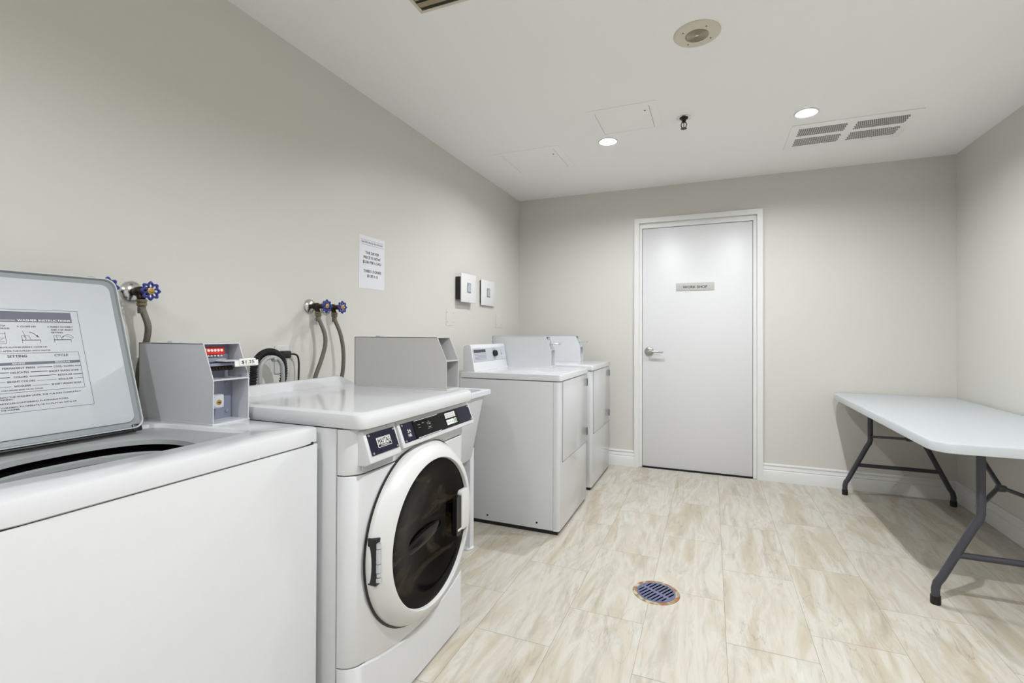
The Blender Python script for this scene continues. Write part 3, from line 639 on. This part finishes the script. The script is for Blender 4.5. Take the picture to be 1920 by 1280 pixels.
# the gap under the front panel dips below the door
def seam(y): return 0.232-0.050*max(0.0, 1-((y-YC)/0.30)**2)
pl = plan(FXS+0.001)
b = MB(); b.loft([[(p[0], p[1], 0.012) for p in pl], [(p[0], p[1], seam(p[1])-0.008) for p in pl], [(p[0]-0.003, p[1], seam(p[1])-0.0045) for p in pl]], True, True); b.build('kick_panel', 'white', fwm)
b = MB(); b.loft([[(p[0]-0.003, p[1], seam(p[1])) for p in pl], [(p[0], p[1], seam(p[1])+0.004) for p in pl], [(p[0], p[1], 0.786) for p in pl], [(p[0]-0.003, p[1], 0.789) for p in pl]], True, True); b.build('front_panel', 'white', fwm)
pl2 = plan(FXS+0.001)
b = MB(); 
def fz(dx, z): return [(p[0]+(dx if p[0] > FXS+0.01 else 0)*min(1, max(0, (p[0]-FXS)/(FXF-FXS))), p[1], z) for p in pl2]
b.loft([fz(-0.003, 0.7930), fz(0.0, 0.796), fz(0.004, 0.83), fz(0.003, 0.90), fz(0.001, 0.924), fz(-0.004, 0.9265)], True, True)
# bezels: tilted prisms for badge and display
def bez(y0, y1, zl):
    pf = [(0.800, 0.9215), (0.8335, 0.9215), (0.836, 0.918), (0.8655, zl+0.006), (0.8640, zl), (0.846, zl-0.010), (0.800, zl-0.014)]
    b.prism(pf, 'y', y0, y1, 0.004, 3)
bez(-3.356, -3.203, 0.829); bez(-3.192, -2.694, 0.838)
b.build('control_fascia', 'white', fwm)
b = MB(); b.prism([(p[0], p[1]) for p in [(0.828, 0.8175), (0.8345, 0.8175), (0.8345, 0.800), (0.828, 0.800)]], 'y', -3.352, -3.207, 0.001); b.build('dispenser_recess', 'grey', fwm)
def TP(y, f_, off=0.0):   # frame on the tilted bezel face
    a = Vector((0.836, 0, 0.918)); c_ = Vector((0.8655, 0, 0.844)); d = (a-c_).normalized()
    o_ = c_+(a-c_)*f_; n = Vector((0, 1, 0)).cross(d)
    return frame(Vector((o_.x, y, o_.z))+n*off, (0, 1, 0), d)
b = MB().at(TP(-3.345, 0.07)); b.slot(0).box(0, 0.131, 0, 0.066, -0.001, 0.0012, 0.0004, 1)
b.slot(1)
for q in ((0.007, 0.006), (0.124, 0.006), (0.007, 0.060), (0.124, 0.060)): b.lathe([(0.004, 0.001), (0.0035, 0.0025), (0.001, 0.0028)], (q[0], q[1], 0), 'z', 10)
bp_ = b.build('badge_plate', ['navy', 'chrome'], fwm)
b = MB().at(TP(-3.345, 0.07)); b.slot(0).box(0.034, 0.100, 0.017, 0.047, 0.001, 0.0022, 0.0004, 1)
b.slot(1).box(0.036, 0.098, 0.0185, 0.026, 0.0021, 0.0024).box(0.036, 0.098, 0.0450, 0.0458, 0.0021, 0.0024)
b.at(TP(-3.345, 0.07, 0.0026)).text('MAYTAG', 0.038, 0.0272, 0.096, 0.0165, 'L', 0.02)
b.slot(0).text('COMMERCIAL', 0.047, 0.0200, 0.087, 0.0045, 'L', 0.02)
b.build('maker_badge', ['tag', 'navy'], bp_)
b = MB().at(TP(-3.180, 0.10)); b.slot(0).box(0, 0.475, 0, 0.064, -0.001, 0.0012, 0.0004, 1)
b.slot(1)
for q in ((0.008, 0.006), (0.466, 0.006), (0.008, 0.058), (0.466, 0.058)): b.lathe([(0.004, 0.001), (0.0035, 0.0025), (0.001, 0.0028)], (q[0], q[1], 0), 'z', 10)
dp = b.build('display_plate', ['navy', 'chrome'], fwm)
b = MB().at(TP(-3.180, 0.10)); b.slot(0).box(0.066, 0.262, 0.001, 0.063, 0.001, 0.0035, 0.001, 1)
b.slot(1).box(0.075, 0.225, 0.0605, 0.0625, 0.0034, 0.0040).box(0.075, 0.225, 0.0015, 0.0035, 0.0034, 0.0040)
b.at(TP(-3.180, 0.10, 0.0038)).slot(2); b.text('RINSE', 0.090, 0.044, 0.105, 0.0022); b.text('WASH', 0.090, 0.034, 0.104, 0.0022); b.text('SPIN', 0.118, 0.046, 0.130, 0.003)
b.text('$', 0.155, 0.046, 0.160, 0.003); b.text('1.25', 0.150, 0.036, 0.168, 0.004); b.text('START', 0.150, 0.026, 0.170, 0.0028)
for q in ((0.144, 0.0425, 0.174, 0.0425), (0.144, 0.0225, 0.174, 0.0225)): b.line((q[0], q[1], 0), (q[2], q[3], 0), 0.0005)
b.build('display_window', ['display', 'boxpaint', 'boxpaint'], dp)
b = MB().at(TP(-3.180, 0.10)); b.slot(0).box(0.270, 0.372, 0.006, 0.060, 0.001, 0.0025, 0.0006, 1)
b.build('sticker_frame', 'display', dp)
b = MB().at(TP(-3.180, 0.10)); b.slot(1).box(0.275, 0.350, 0.036, 0.056, 0.0024, 0.0032, 0.0003, 1)
b.at(TP(-3.180, 0.10, 0.0034)).slot(3); b.text('PUSH TO START', 0.280, 0.047, 0.345, 0.005); b.text('WATER LEVEL', 0.280, 0.039, 0.345, 0.005); b.build('sticker', ['display', 'tag', 'green', 'ink'], dp)
b = MB().at(TP(-3.180, 0.10)); b.slot(1).box(0.275, 0.330, 0.011, 0.030, 0.0024, 0.0032, 0.0003, 1).box(0.334, 0.350, 0.011, 0.030, 0.0024, 0.0032, 0.0003, 1)
b.slot(2).box(0.338, 0.346, 0.013, 0.028, 0.0030, 0.0036, 0.0003, 1)
b.at(TP(-3.180, 0.10, 0.0034)).slot(3); b.text('INSERT COINS', 0.279, 0.018, 0.326, 0.005); b.build('sticker', ['display', 'tag', 'green', 'ink'], dp)
b = MB(); b.slot(1).at(TP(-3.180, 0.10, 0.0014)); b.text('24', 0.028, 0.030, 0.046, 0.011, 'L', 0.02); b.text('HR', 0.028, 0.016, 0.046, 0.010, 'L', 0.02)
b.build('plate_lettering', ['display', 'tag'], dp)
# top panel with raised rear ledge
b = MB(); lp = []
def tplan(ins, r=0.035): return rrect(FXB+ins, 0.862-ins, FY0-0.003+ins, FY1+0.003-ins, max(r-ins*0.3, 0.01), 8)
def tl(ins, z): return [(p[0], p[1], z) for p in tplan(ins)]
b.loft([tl(0.012, 0.9285), tl(0.003, 0.931), tl(0.0, 0.940), tl(0.0, 0.960), tl(0.004, 0.971), tl(0.014, 0.976), tl(0.03, 0.977)], True, True)
b.loft([[(0.172, FY0+0.0, 0.97), (0.172, FY0+0.004, 1.006), (0.188, FY0+0.01, 1.012), (0.204, FY0+0.01, 1.008), (0.232, FY0+0.002, 0.982), (0.25, FY0, 0.970)],
        [(0.172, FY1, 0.97), (0.172, FY1-0.045, 1.006), (0.188, FY1-0.055, 1.012), (0.204, FY1-0.052, 1.008), (0.232, FY1-0.012, 0.982), (0.25, FY1, 0.970)]], True, True)
b.build('top_panel', 'white', fwm)
# door
DC = (0, -3.034, 0.522)
b = MB(); b.lathe([(0.303, 0.828), (0.303, 0.843), (0.301, 0.847), (0.2715, 0.884), (0.2495, 0.8895), (0.2475, 0.888), (0.245, 0.874)], DC, 'x', 96, cap0=False, cap1=False)
door = b.build('door_ring', 'plastic', fwm)
b = MB(); b.lathe([(0.311, 0.8305), (0.302, 0.8330), (0.28, 0.834)], DC, 'x', 96, cap0=False, cap1=False); b.build('door_gasket', 'black', fwm)
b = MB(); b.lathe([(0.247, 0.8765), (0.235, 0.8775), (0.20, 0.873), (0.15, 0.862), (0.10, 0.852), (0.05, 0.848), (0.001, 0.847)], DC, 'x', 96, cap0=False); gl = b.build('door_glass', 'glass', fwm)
b = MB(); lp = []
for k_, x_ in ((1.0, 0.8500), (0.96, 0.8545), (0.85, 0.8560), (0.4, 0.8560)):
    lp.append([(x_, -3.058+0.12*k_*math.cos(a)*1.0, 0.500+0.028*k_*math.sin(a)+0.012*math.cos(a)) for a in [2*math.pi*j/40 for j in range(40)]])
b.loft(lp, False, True); b.build('glass_boss', 'display', gl)
b = MB(); b.slot(0).box(0.835, 0.866, -3.332, -3.300, 0.462, 0.600, 0.003, 2)
b.slot(1)
for z0_, z1_, r_ in ((0.474, 0.486, 0.0085), (0.489, 0.500, 0.007), (0.502, 0.527, 0.0085), (0.529, 0.571, 0.0085), (0.573, 0.588, 0.008)): b.lathe([(r_, z0_), (r_, z1_)], (0.868, -3.322, 0), 'z', 14)
b.build('hinge', ['black', 'galv'], fwm)
b = MB(); b.slot(0).prism(rrect(-2.884, -2.846, 0.438, 0.588, 0.010, 4), 'x', 0.872, 0.8895, 0.001, 1)
b.slot(1).prism(rrect(-2.848, -2.792, 0.452, 0.602, 0.012, 4), 'x', 0.870, 0.8935, 0.002, 2)
b.box(0.886, 0.8925, -2.876, -2.846, 0.455, 0.463, 0.002, 2)
b.build('door_handle', ['black', 'plastic'], door)
coin_box(fwm, 0.790, -2.792, -2.690, 0.9755, 1.192, 0.465, 'boxpaint2', 'w')

# ------------------------------------------------------------------ laundry sink
t = thing('laundry_sink', (0.33, -2.27, 0), 'white plastic laundry sink squeezed between the front-load washer and the dryer', 'sink')
SX_0, SX_1, SY0, SY1 = 0.03, 0.617, -2.57, -1.985
def rl(x0, x1, y0, y1, r, z): return [(p[0], p[1], z) for p in rrect(x0, x1, y0, y1, r, 5)]
b = MB()
b.loft([rl(SX_0+0.04, SX_1-0.085, SY0+0.09, SY1-0.09, 0.03, 0.50), rl(SX_0+0.035, SX_1-0.075, SY0+0.08, SY1-0.075, 0.035, 0.515), rl(SX_0+0.022, SX_1-0.026, SY0+0.03, SY1-0.026, 0.035, 0.845),
        rl(SX_0+0.02, SX_1-0.022, SY0+0.022, SY1-0.022, 0.035, 0.862), rl(SX_0, SX_1, SY0, SY1, 0.012, 0.864), rl(SX_0, SX_1, SY0, SY1, 0.012, 0.886), rl(SX_0+0.004, SX_1-0.004, SY0+0.004, SY1-0.004, 0.012, 0.889),
        rl(SX_0+0.035, SX_1-0.035, SY0+0.035, SY1-0.035, 0.035, 0.887), rl(SX_0+0.04, SX_1-0.04, SY0+0.04, SY1-0.04, 0.035, 0.877), rl(SX_0+0.07, SX_1-0.10, SY0+0.10, SY1-0.10, 0.03, 0.53)], True, True)
b.build('basin', 'sink', t)
for xx, yy in ((0.51, -2.065), (0.51, -2.49), (0.11, -2.065), (0.11, -2.49)):
    b = MB(); b.prism([(xx-0.028, yy-0.022), (xx+0.026, yy-0.022), (xx+0.026, yy+0.022), (xx+0.010, yy+0.022), (xx+0.010, yy-0.008), (xx-0.028, yy-0.008)], 'z', 0.012, 0.56, 0.001, 1)
    lg = b.build('leg', 'sink', t)
    MB().lathe([(0.034, 0.0), (0.036, 0.004), (0.030, 0.012), (0.018, 0.018)], (xx, yy, 0), 'z', 18).build('foot', 'sink', lg)

# ------------------------------------------------------------------ dryers
def dryer(label):
    Y0, Y1, XB, XF = -1.72, -1.033, 0.27, 0.942
    t = thing('clothes_dryer', ((XB+XF)/2, (Y0+Y1)/2, 0), label, 'clothes dryer', 'dryers by the back wall')
    b = MB(); b.box(XB, 0.903, Y0+0.001, Y1-0.001, 0.024, 0.916, 0.003)
    b.build('cabinet', 'white2', t)
    for xx, zz in ((0.47, 0.058), (0.80, 0.060)): MB().lathe([(0.006, 0.0), (0.006, -0.002), (0.003, -0.003)], (xx, Y0+0.001, zz), 'y', 10).build('screw', 'black', t)
    for q in ((XB+0.05, Y0+0.06), (XB+0.05, Y1-0.06), (0.86, Y0+0.06), (0.86, Y1-0.06)): MB().lathe([(0.02, 0), (0.02, 0.026)], (q[0], q[1], 0), 'z', 14).build('levelling_foot', 'black', t)
    MB().box(XB+0.03, XF-0.012, Y0+0.008, Y1-0.010, 0.001, 0.023).build('underside_shade', 'black', t)  # black block standing in for the shade under the dryer
    pln = [(0.904, Y0)]+arc(XF-0.022, Y0+0.022, 0.022, -90, 0, 6)+arc(XF-0.010, Y1-0.010, 0.010, 0, 90, 4)+[(0.904, Y1)]
    b = MB(); b.prism(pln, 'z', 0.022, 0.916, 0.0025, 2); b.build('front_panel', 'white', t)
    b = MB(); b.box(XF-0.004, XF+0.0012, Y0+0.066, Y1-0.004, 0.4235, 0.4255); b.box(XF-0.004, XF+0.0012, Y0+0.0645, Y0+0.0665, 0.4235, 0.9155); b.build('door_gap', 'dark', t)
    b = MB(); b.box(XF-0.002, XF+0.004, Y0+0.068, Y1-0.002, 0.427, 0.9145, 0.002, 2); dd = b.build('door', 'white', t)
    for zz in (0.50, 0.855):
        MB().box(XF, XF+0.007, Y1-0.012, Y1+0.001, zz-0.028, zz+0.028, 0.001, 1).build('hinge', 'tube', dd)
    b = MB(); lo = []
    for ins, z in ((0.004, 0.920), (0.0, 0.923), (0.0, 0.950), (0.003, 0.957), (0.010, 0.960)): lo.append([(p[0], p[1], z) for p in rrect(XB+ins, XF+0.010-ins, Y0-0.002+ins, Y1+0.002-ins, 0.014, 4)])
    b.loft(lo, True, True); b.build('top_panel', 'white', t)
    # control console
    pf = [(0.285, 0.958), (0.372, 0.958), (0.366, 0.972), (0.340, 1.122), (0.333, 1.131), (0.315, 1.133), (0.292, 1.125), (0.285, 1.115)]
    b = MB(); b.prism(pf, 'y', -1.706, -1.155, 0.004, 2); cs = b.build('console', 'white', t)
    d = Vector((-0.026, 0, 0.150)).normalized()
    Tn = frame((0.3585, -1.700, 1.017), (0, 1, 0), d)
    b = MB().at(Tn); b.box(0.006, 0.538, 0.0, 0.092, -0.001, 0.0015, 0.0006, 1); b.build('control_panel', 'grey', cs)
    b = MB().at(Tn @ Matrix.Translation((0, 0, 0.0018))); b.slot(0); b.poly([(0.02, 0.062, 0), (0.20, 0.062, 0), (0.20, 0.082, 0), (0.02, 0.082, 0)])
    for k in range(5): b.line((0.03, 0.052-k*0.009, 0), (0.20, 0.052-k*0.009, 0), 0.002)
    b.slot(1); b.text('Coin Dryer', 0.03, 0.067, 0.12, 0.009); b.build('control_label', ['ink', 'paper'], cs)
    MB().at(Tn @ Matrix.Translation((0, 0, 0.0018))).text('HIGH', 0.325, 0.088, 0.345, 0.003).build('dial_lettering', 'ink', cs)
    b = MB().at(Tn).lathe([(0.037, 0.0016), (0.037, 0.0019), (0.0355, 0.0019), (0.0355, 0.0016)], (0.335, 0.048, 0), 'z', 32, cap0=False, cap1=False)
    b.build('dial_scale', 'ink', cs)
    b = MB().at(Tn @ Matrix.Translation((0, 0, 0.0018))); b.text('START', 0.44, 0.066, 0.475, 0.006); b.build('button_lettering', 'ink', cs)
    b = MB().at(Tn); b.lathe([(0.024, 0.001), (0.023, 0.010), (0.019, 0.022), (0.016, 0.024), (0.001, 0.024)], (0.335, 0.048, 0), 'z', 24); b.box(0.331, 0.339, 0.030, 0.066, 0.020, 0.028, 0.002, 2); b.build('dial', 'black', cs)
    b = MB().at(Tn); b.lathe([(0.008, 0.001), (0.008, 0.008), (0.001, 0.009)], (0.458, 0.046, 0), 'z', 16); b.build('start_button', 'grey', cs)
    cb, zs, xt = coin_box(t, 0.706, -1.145, -1.040, 0.9595, 1.187, 0.47, 'boxwhite', 'd')
    b = MB(); b.slot(0).box(0.625, 0.752, -1.113, -1.080, 1.126, 1.134, 0.0015, 1); b.box(0.640, 0.672, -1.132, -1.055, 1.105, 1.160, 0.004, 2); b.box(0.752, 0.760, -1.117, -1.076, 1.122, 1.142, 0.002, 2)
    b.build('coin_slide', ['galv'], cb)
    b = MB(); b.slot(0).lathe([(0.016, 0.0), (0.016, 0.022), (0.001, 0.023)], (0.632, -1.095, 1.02), 'x', 20); b.build('coin_box_lock', 'chrome', cb)
    return t
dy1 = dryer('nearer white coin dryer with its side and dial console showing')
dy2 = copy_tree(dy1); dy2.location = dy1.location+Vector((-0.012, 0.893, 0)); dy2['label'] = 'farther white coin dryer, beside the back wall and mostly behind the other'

# ------------------------------------------------------------------ water valves and hoses
def valve(y, z, reach, label, dz=0.0):
    t = thing('shutoff_valve', (0, y, z), label, 'water valve', 'blue-handled water valves on the left wall')
    b = MB(); b.lathe([(0.036, 0.0), (0.036, 0.003), (0.031, 0.010), (0.018, 0.014), (0.012, 0.016)], (0, y, z), 'x', 32); b.build('wall_flange', 'chrome', t)
    b = MB(); xw = reach
    b.lathe([(0.009, 0.010), (0.009, 0.026), (0.0145, 0.028), (0.0165, 0.036), (0.0165, 0.052), (0.0145, 0.056), (0.0115, 0.058), (0.0115, xw-0.024), (0.0135, xw-0.022), (0.0135, xw-0.014), (0.006, xw-0.012), (0.004, xw)], (0, y, z), 'x', 20)
    b.tube([(0.044, y, z), (0.048, y, z-0.014), (0.054, y, z-0.026)], 0.0115, 14)
    b.build('valve_body', 'bronze', t)
    # eight-lobed handwheel facing the room
    b = MB(); pts = []
    for k in range(96):
        a = 2*math.pi*k/96; r = 0.0235+0.0034*math.cos(8*a); pts.append((xw, y+r*math.cos(a), z+r*math.sin(a)))
    loops = []
    for k, p in enumerate(pts):
        a = 2*math.pi*k/96; rad = Vector((0, math.cos(a), math.sin(a)))
        loops.append([Vector(p)+rad*0.0052*math.cos(q)+Vector((1, 0, 0))*0.0046*math.sin(q) for q in [2*math.pi*j/10 for j in range(10)]])
    loops.append(loops[0]); b.loft(loops)
    for k in range(8):
        a = 2*math.pi*k/8+math.pi/8; b.tube([(xw, y+0.008*math.cos(a), z+0.008*math.sin(a)), (xw, y+0.022*math.cos(a), z+0.022*math.sin(a))], 0.0032, 8)
    hw = b.build('handwheel', 'blue', t)
    MB().lathe([(0.0105, -0.004), (0.0105, 0.003), (0.006, 0.0045), (0.004, 0.007), (0.001, 0.0075)], (xw, y, z), 'x', 20).build('hub', 'brass', hw)
    b = MB(); b.lathe([(0.0155, -0.026), (0.0155, -0.034), (0.0125, -0.036), (0.0145, -0.038), (0.0145, -0.046), (0.010, -0.050)], (0.055, y, z), 'z', 8); b.build('coupling_nut', 'nut', t)
    return t
valve(-3.498, 1.343, 0.100, 'blue-handled valve beside the raised washer lid, with the whole wall flange in view')
valve(-3.612, 1.346, 0.088, 'blue-handled valve half hidden behind the raised washer lid')
valve(-2.729, 1.334, 0.108, 'left one of the two valves above the front-load washer')
valve(-2.622, 1.334, 0.104, 'right one of the two valves above the front-load washer')
def hose(pts, label, r=0.0095):
    b = MB(); pa = smooth_path(pts, 10); b.tube(pa, r, 14)
    p0 = pa[0]; b.lathe([(r+0.0015, -0.022), (r+0.002, -0.020), (r+0.002, 0.0)], (p0.x, p0.y, p0.z), 'z', 14)
    o = b.build('supply_hose', 'braid'); return tag(o, label, 'hose', 'braided supply hoses under the valves')
hose([(0.055, -3.498, 1.293), (0.062, -3.494, 1.268), (0.068, -3.486, 1.23), (0.062, -3.485, 1.19), (0.048, -3.488, 1.14), (0.035, -3.495, 1.05), (0.034, -3.50, 0.80), (0.034, -3.50, 0.55)], 'braided hose beside the raised lid, dropping behind the grey coin box')
hose([(0.055, -3.612, 1.296), (0.062, -3.612, 1.268), (0.062, -3.61, 1.22), (0.05, -3.61, 1.14), (0.034, -3.61, 1.05), (0.034, -3.61, 0.55)], 'braided hose hidden behind the raised washer lid')
hose([(0.055, -2.729, 1.284), (0.064, -2.727, 1.262), (0.082, -2.716, 1.205), (0.086, -2.716, 1.15), (0.078, -2.732, 1.08), (0.070, -2.765, 0.99), (0.065, -2.80, 0.85), (0.06, -2.80, 0.55)], 'left braided hose under the pair of valves, bowing outward over the front-load washer')
hose([(0.055, -2.622, 1.284), (0.062, -2.620, 1.262), (0.078, -2.604, 1.20), (0.085, -2.592, 1.12), (0.082, -2.590, 1.03), (0.07, -2.60, 0.90), (0.06, -2.62, 0.55)], 'right braided hose under the pair of valves, hanging nearly straight down')

# drain hose loop
b = MB(); path = []; rad = []
cy_, cz_, R1 = -3.034, 1.056, 0.074
base_pts = [(0.075, cy_-R1-0.004, 0.62), (0.078, cy_-R1-0.003, 0.80), (0.085, cy_-R1-0.001, 0.95), (0.09, cy_-R1, 1.03)]
base_pts += [(0.092, cy_+R1*math.cos(math.radians(a)), cz_+R1*math.sin(math.radians(a))) for a in (165, 135, 105, 75, 45, 15)]
base_pts += [(0.088, cy_+R1+0.002, 1.02), (0.075, cy_+R1-0.006, 0.95), (0.06, cy_+R1-0.02, 0.85)]
sm = smooth_path(base_pts, 22)
for k, p in enumerate(sm): path.append(p); rad.append(0.0150 if (k//2) % 2 else 0.0122)
b.tube(path, rad, 14)
t = b.build('drain_hose', 'rubber'); tag(t, 'black corrugated drain hose looped over behind the front-load washer', 'hose')
b = MB(); R2 = 0.0555
gp = [(0.105, cy_-R2, 0.94)]+[(0.105, cy_+R2*math.cos(math.radians(a)), cz_+R2*math.sin(math.radians(a))-0.004) for a in (180, 150, 120, 90, 60, 30, 0)]+[(0.105, cy_+R2, 0.99), (0.098, cy_+R2-0.012, 0.93)]
b.tube(smooth_path(gp, 8), 0.0085, 12); b.lathe([(0.0108, -0.006), (0.0108, 0.006)], (0.105, cy_+0.012, cz_+0.043), 'y', 14)
hk = b.build('hose_guide', 'hosegrey', t)
# outlet, plug, cord
t = thing('wall_outlet', (0, -2.892, 1.09), 'white wall outlet behind the looped black hose', 'outlet')
MB().prism(rrect(-2.930, -2.852, 1.026, 1.152, 0.006, 3), 'x', 0.0, 0.006, 0.002, 2).build('cover_plate', 'plastic', t)
b = MB()
for zz in (1.112, 1.066): b.prism(rrect(-2.908, -2.874, zz-0.015, zz+0.015, 0.008, 4), 'x', 0.005, 0.0075)
b.lathe([(0.003, 0.006), (0.001, 0.008)], (0, -2.891, 1.145), 'x', 8)
b.build('receptacle', 'trim', t)
b = MB(); b.prism(rrect(-2.912, -2.866, 1.094, 1.128, 0.008, 4), 'x', 0.007, 0.036, 0.005, 2)
b.tube(smooth_path([(0.026, -2.875, 1.112), (0.034, -2.85, 1.112), (0.036, -2.832, 1.100), (0.034, -2.824, 1.07), (0.034, -2.824, 1.02), (0.036, -2.83, 0.92), (0.04, -2.85, 0.7)], 8), 0.0042, 10)
tag(b.build('power_cord', 'cord'), 'black plug and power cord in the outlet behind the front-load washer', 'cord')

# ------------------------------------------------------------------ switches, blank plates, notice on the left wall
def switch_box(y0, y1, z0, z1, x, box, label):
    t = thing('wall_switch', (0, (y0+y1)/2, (z0+z1)/2), label, 'switch', 'white square switches on the left wall')
    b = MB(); b.box(0.0, x-0.004, y0+box, y1-0.02, z0+0.018, z1-0.028 if x > 0.03 else z1-0.006, 0.003, 2); b.build('back_box', 'black', t)
    MB().box(x-0.008, x, y0, y1, z0, z1, 0.0025, 2).build('cover_plate', 'trim', t)
    yc, zc = (y0+y1)/2, (z0+z1)/2+0.004
    b = MB(); b.box(x-0.001, x+0.0012, yc-0.030, yc+0.032, zc-0.040, zc+0.038); b.build('switch_opening', 'boxin', t)
    b = MB(); b.prism([(x, zc-0.034), (x+0.006, zc-0.030), (x+0.003, zc), (x+0.009, zc+0.028), (x, zc+0.032)], 'y', yc-0.022, yc+0.024, 0.001, 1); b.build('rocker', 'grey', t)
    for zq in (z0+0.014, z1-0.040): MB().lathe([(0.004, 0.0), (0.001, 0.0015)], (x, yc, zq), 'x', 8).build('screw', 'steel', t)
    return t
switch_box(-1.302, -1.056, 1.443, 1.661, 0.052, 0.002, 'left one of the two white switches, pulled off the wall with its black box showing')
switch_box(-0.894, -0.622, 1.440, 1.655, 0.020, 0.012, 'right one of the two white switches, nearer the back wall and close to the wall')
def blank(y0, y1, z0, z1, label):
    b = MB(); b.slot(0).prism(rrect(y0, y1, z0, z1, 0.008, 4), 'x', 0.0, 0.0025, 0.001, 1); b.slot(1)
    for yy in (y0+0.014, y1-0.014):
        for zz in (z0+0.028, z1-0.028): b.lathe([(0.0032, 0.0025), (0.001, 0.0034)], (0, yy, zz), 'x', 8)
    tag(b.build('blank_wall_plate', ['wall', 'perf']), label, 'wall plate', 'painted blank plates on the left wall')
blank(-1.440, -1.318, 1.262, 1.388, 'beige painted blank plate below the left switch')
blank(-0.565, -0.425, 1.256, 1.382, 'beige painted blank plate below the right switch, near the corner')
t = MB(); ny0, ny1, nz0, nz1 = -2.380, -2.157, 1.456, 1.748
b = MB(); b.prism([(ny0, nz0), (ny1, nz0), (ny1, nz1), (ny0, nz1)], 'x', 0.0003, 0.0013)
nt_ = b.build('price_notice', 'paper'); tag(nt_, 'white paper notice about the dryer price taped to the left wall', 'notice')
b = MB().at(frame((0.0016, ny0, nz0), (0, 1, 0), (0, 0, 1)))
b.text('DRYER PRICE INCREASE', 0.018, 0.252, 0.204, 0.0105, 'L', 0.012)
b.line((0.012, 0.270, 0), (0.212, 0.270, 0), 0.0011); b.line((0.012, 0.243, 0), (0.212, 0.243, 0), 0.0011)
b.build('printed_heading', 'ink', nt_)
b = MB().at(frame((0.0016, ny0, nz0), (0, 1, 0), (0, 0, 1))); b.text('THE DRYER', 0.052, 0.192, 0.172, 0.0155, 'L', 0.03); b.text('PRICE IS NOW', 0.038, 0.166, 0.184, 0.0155, 'L', 0.03); b.text('$3.00 PER LOAD', 0.032, 0.140, 0.192, 0.0155, 'L', 0.03)
b.build('printed_text', 'ink', nt_)
b = MB().at(frame((0.0016, ny0, nz0), (0, 1, 0), (0, 0, 1))); b.text('THREE LOONIES', 0.038, 0.090, 0.192, 0.0155, 'L', 0.03); b.text('($1.00 X 3)', 0.068, 0.064, 0.160, 0.0155, 'L', 0.03)
b.build('printed_text', 'ink', nt_)
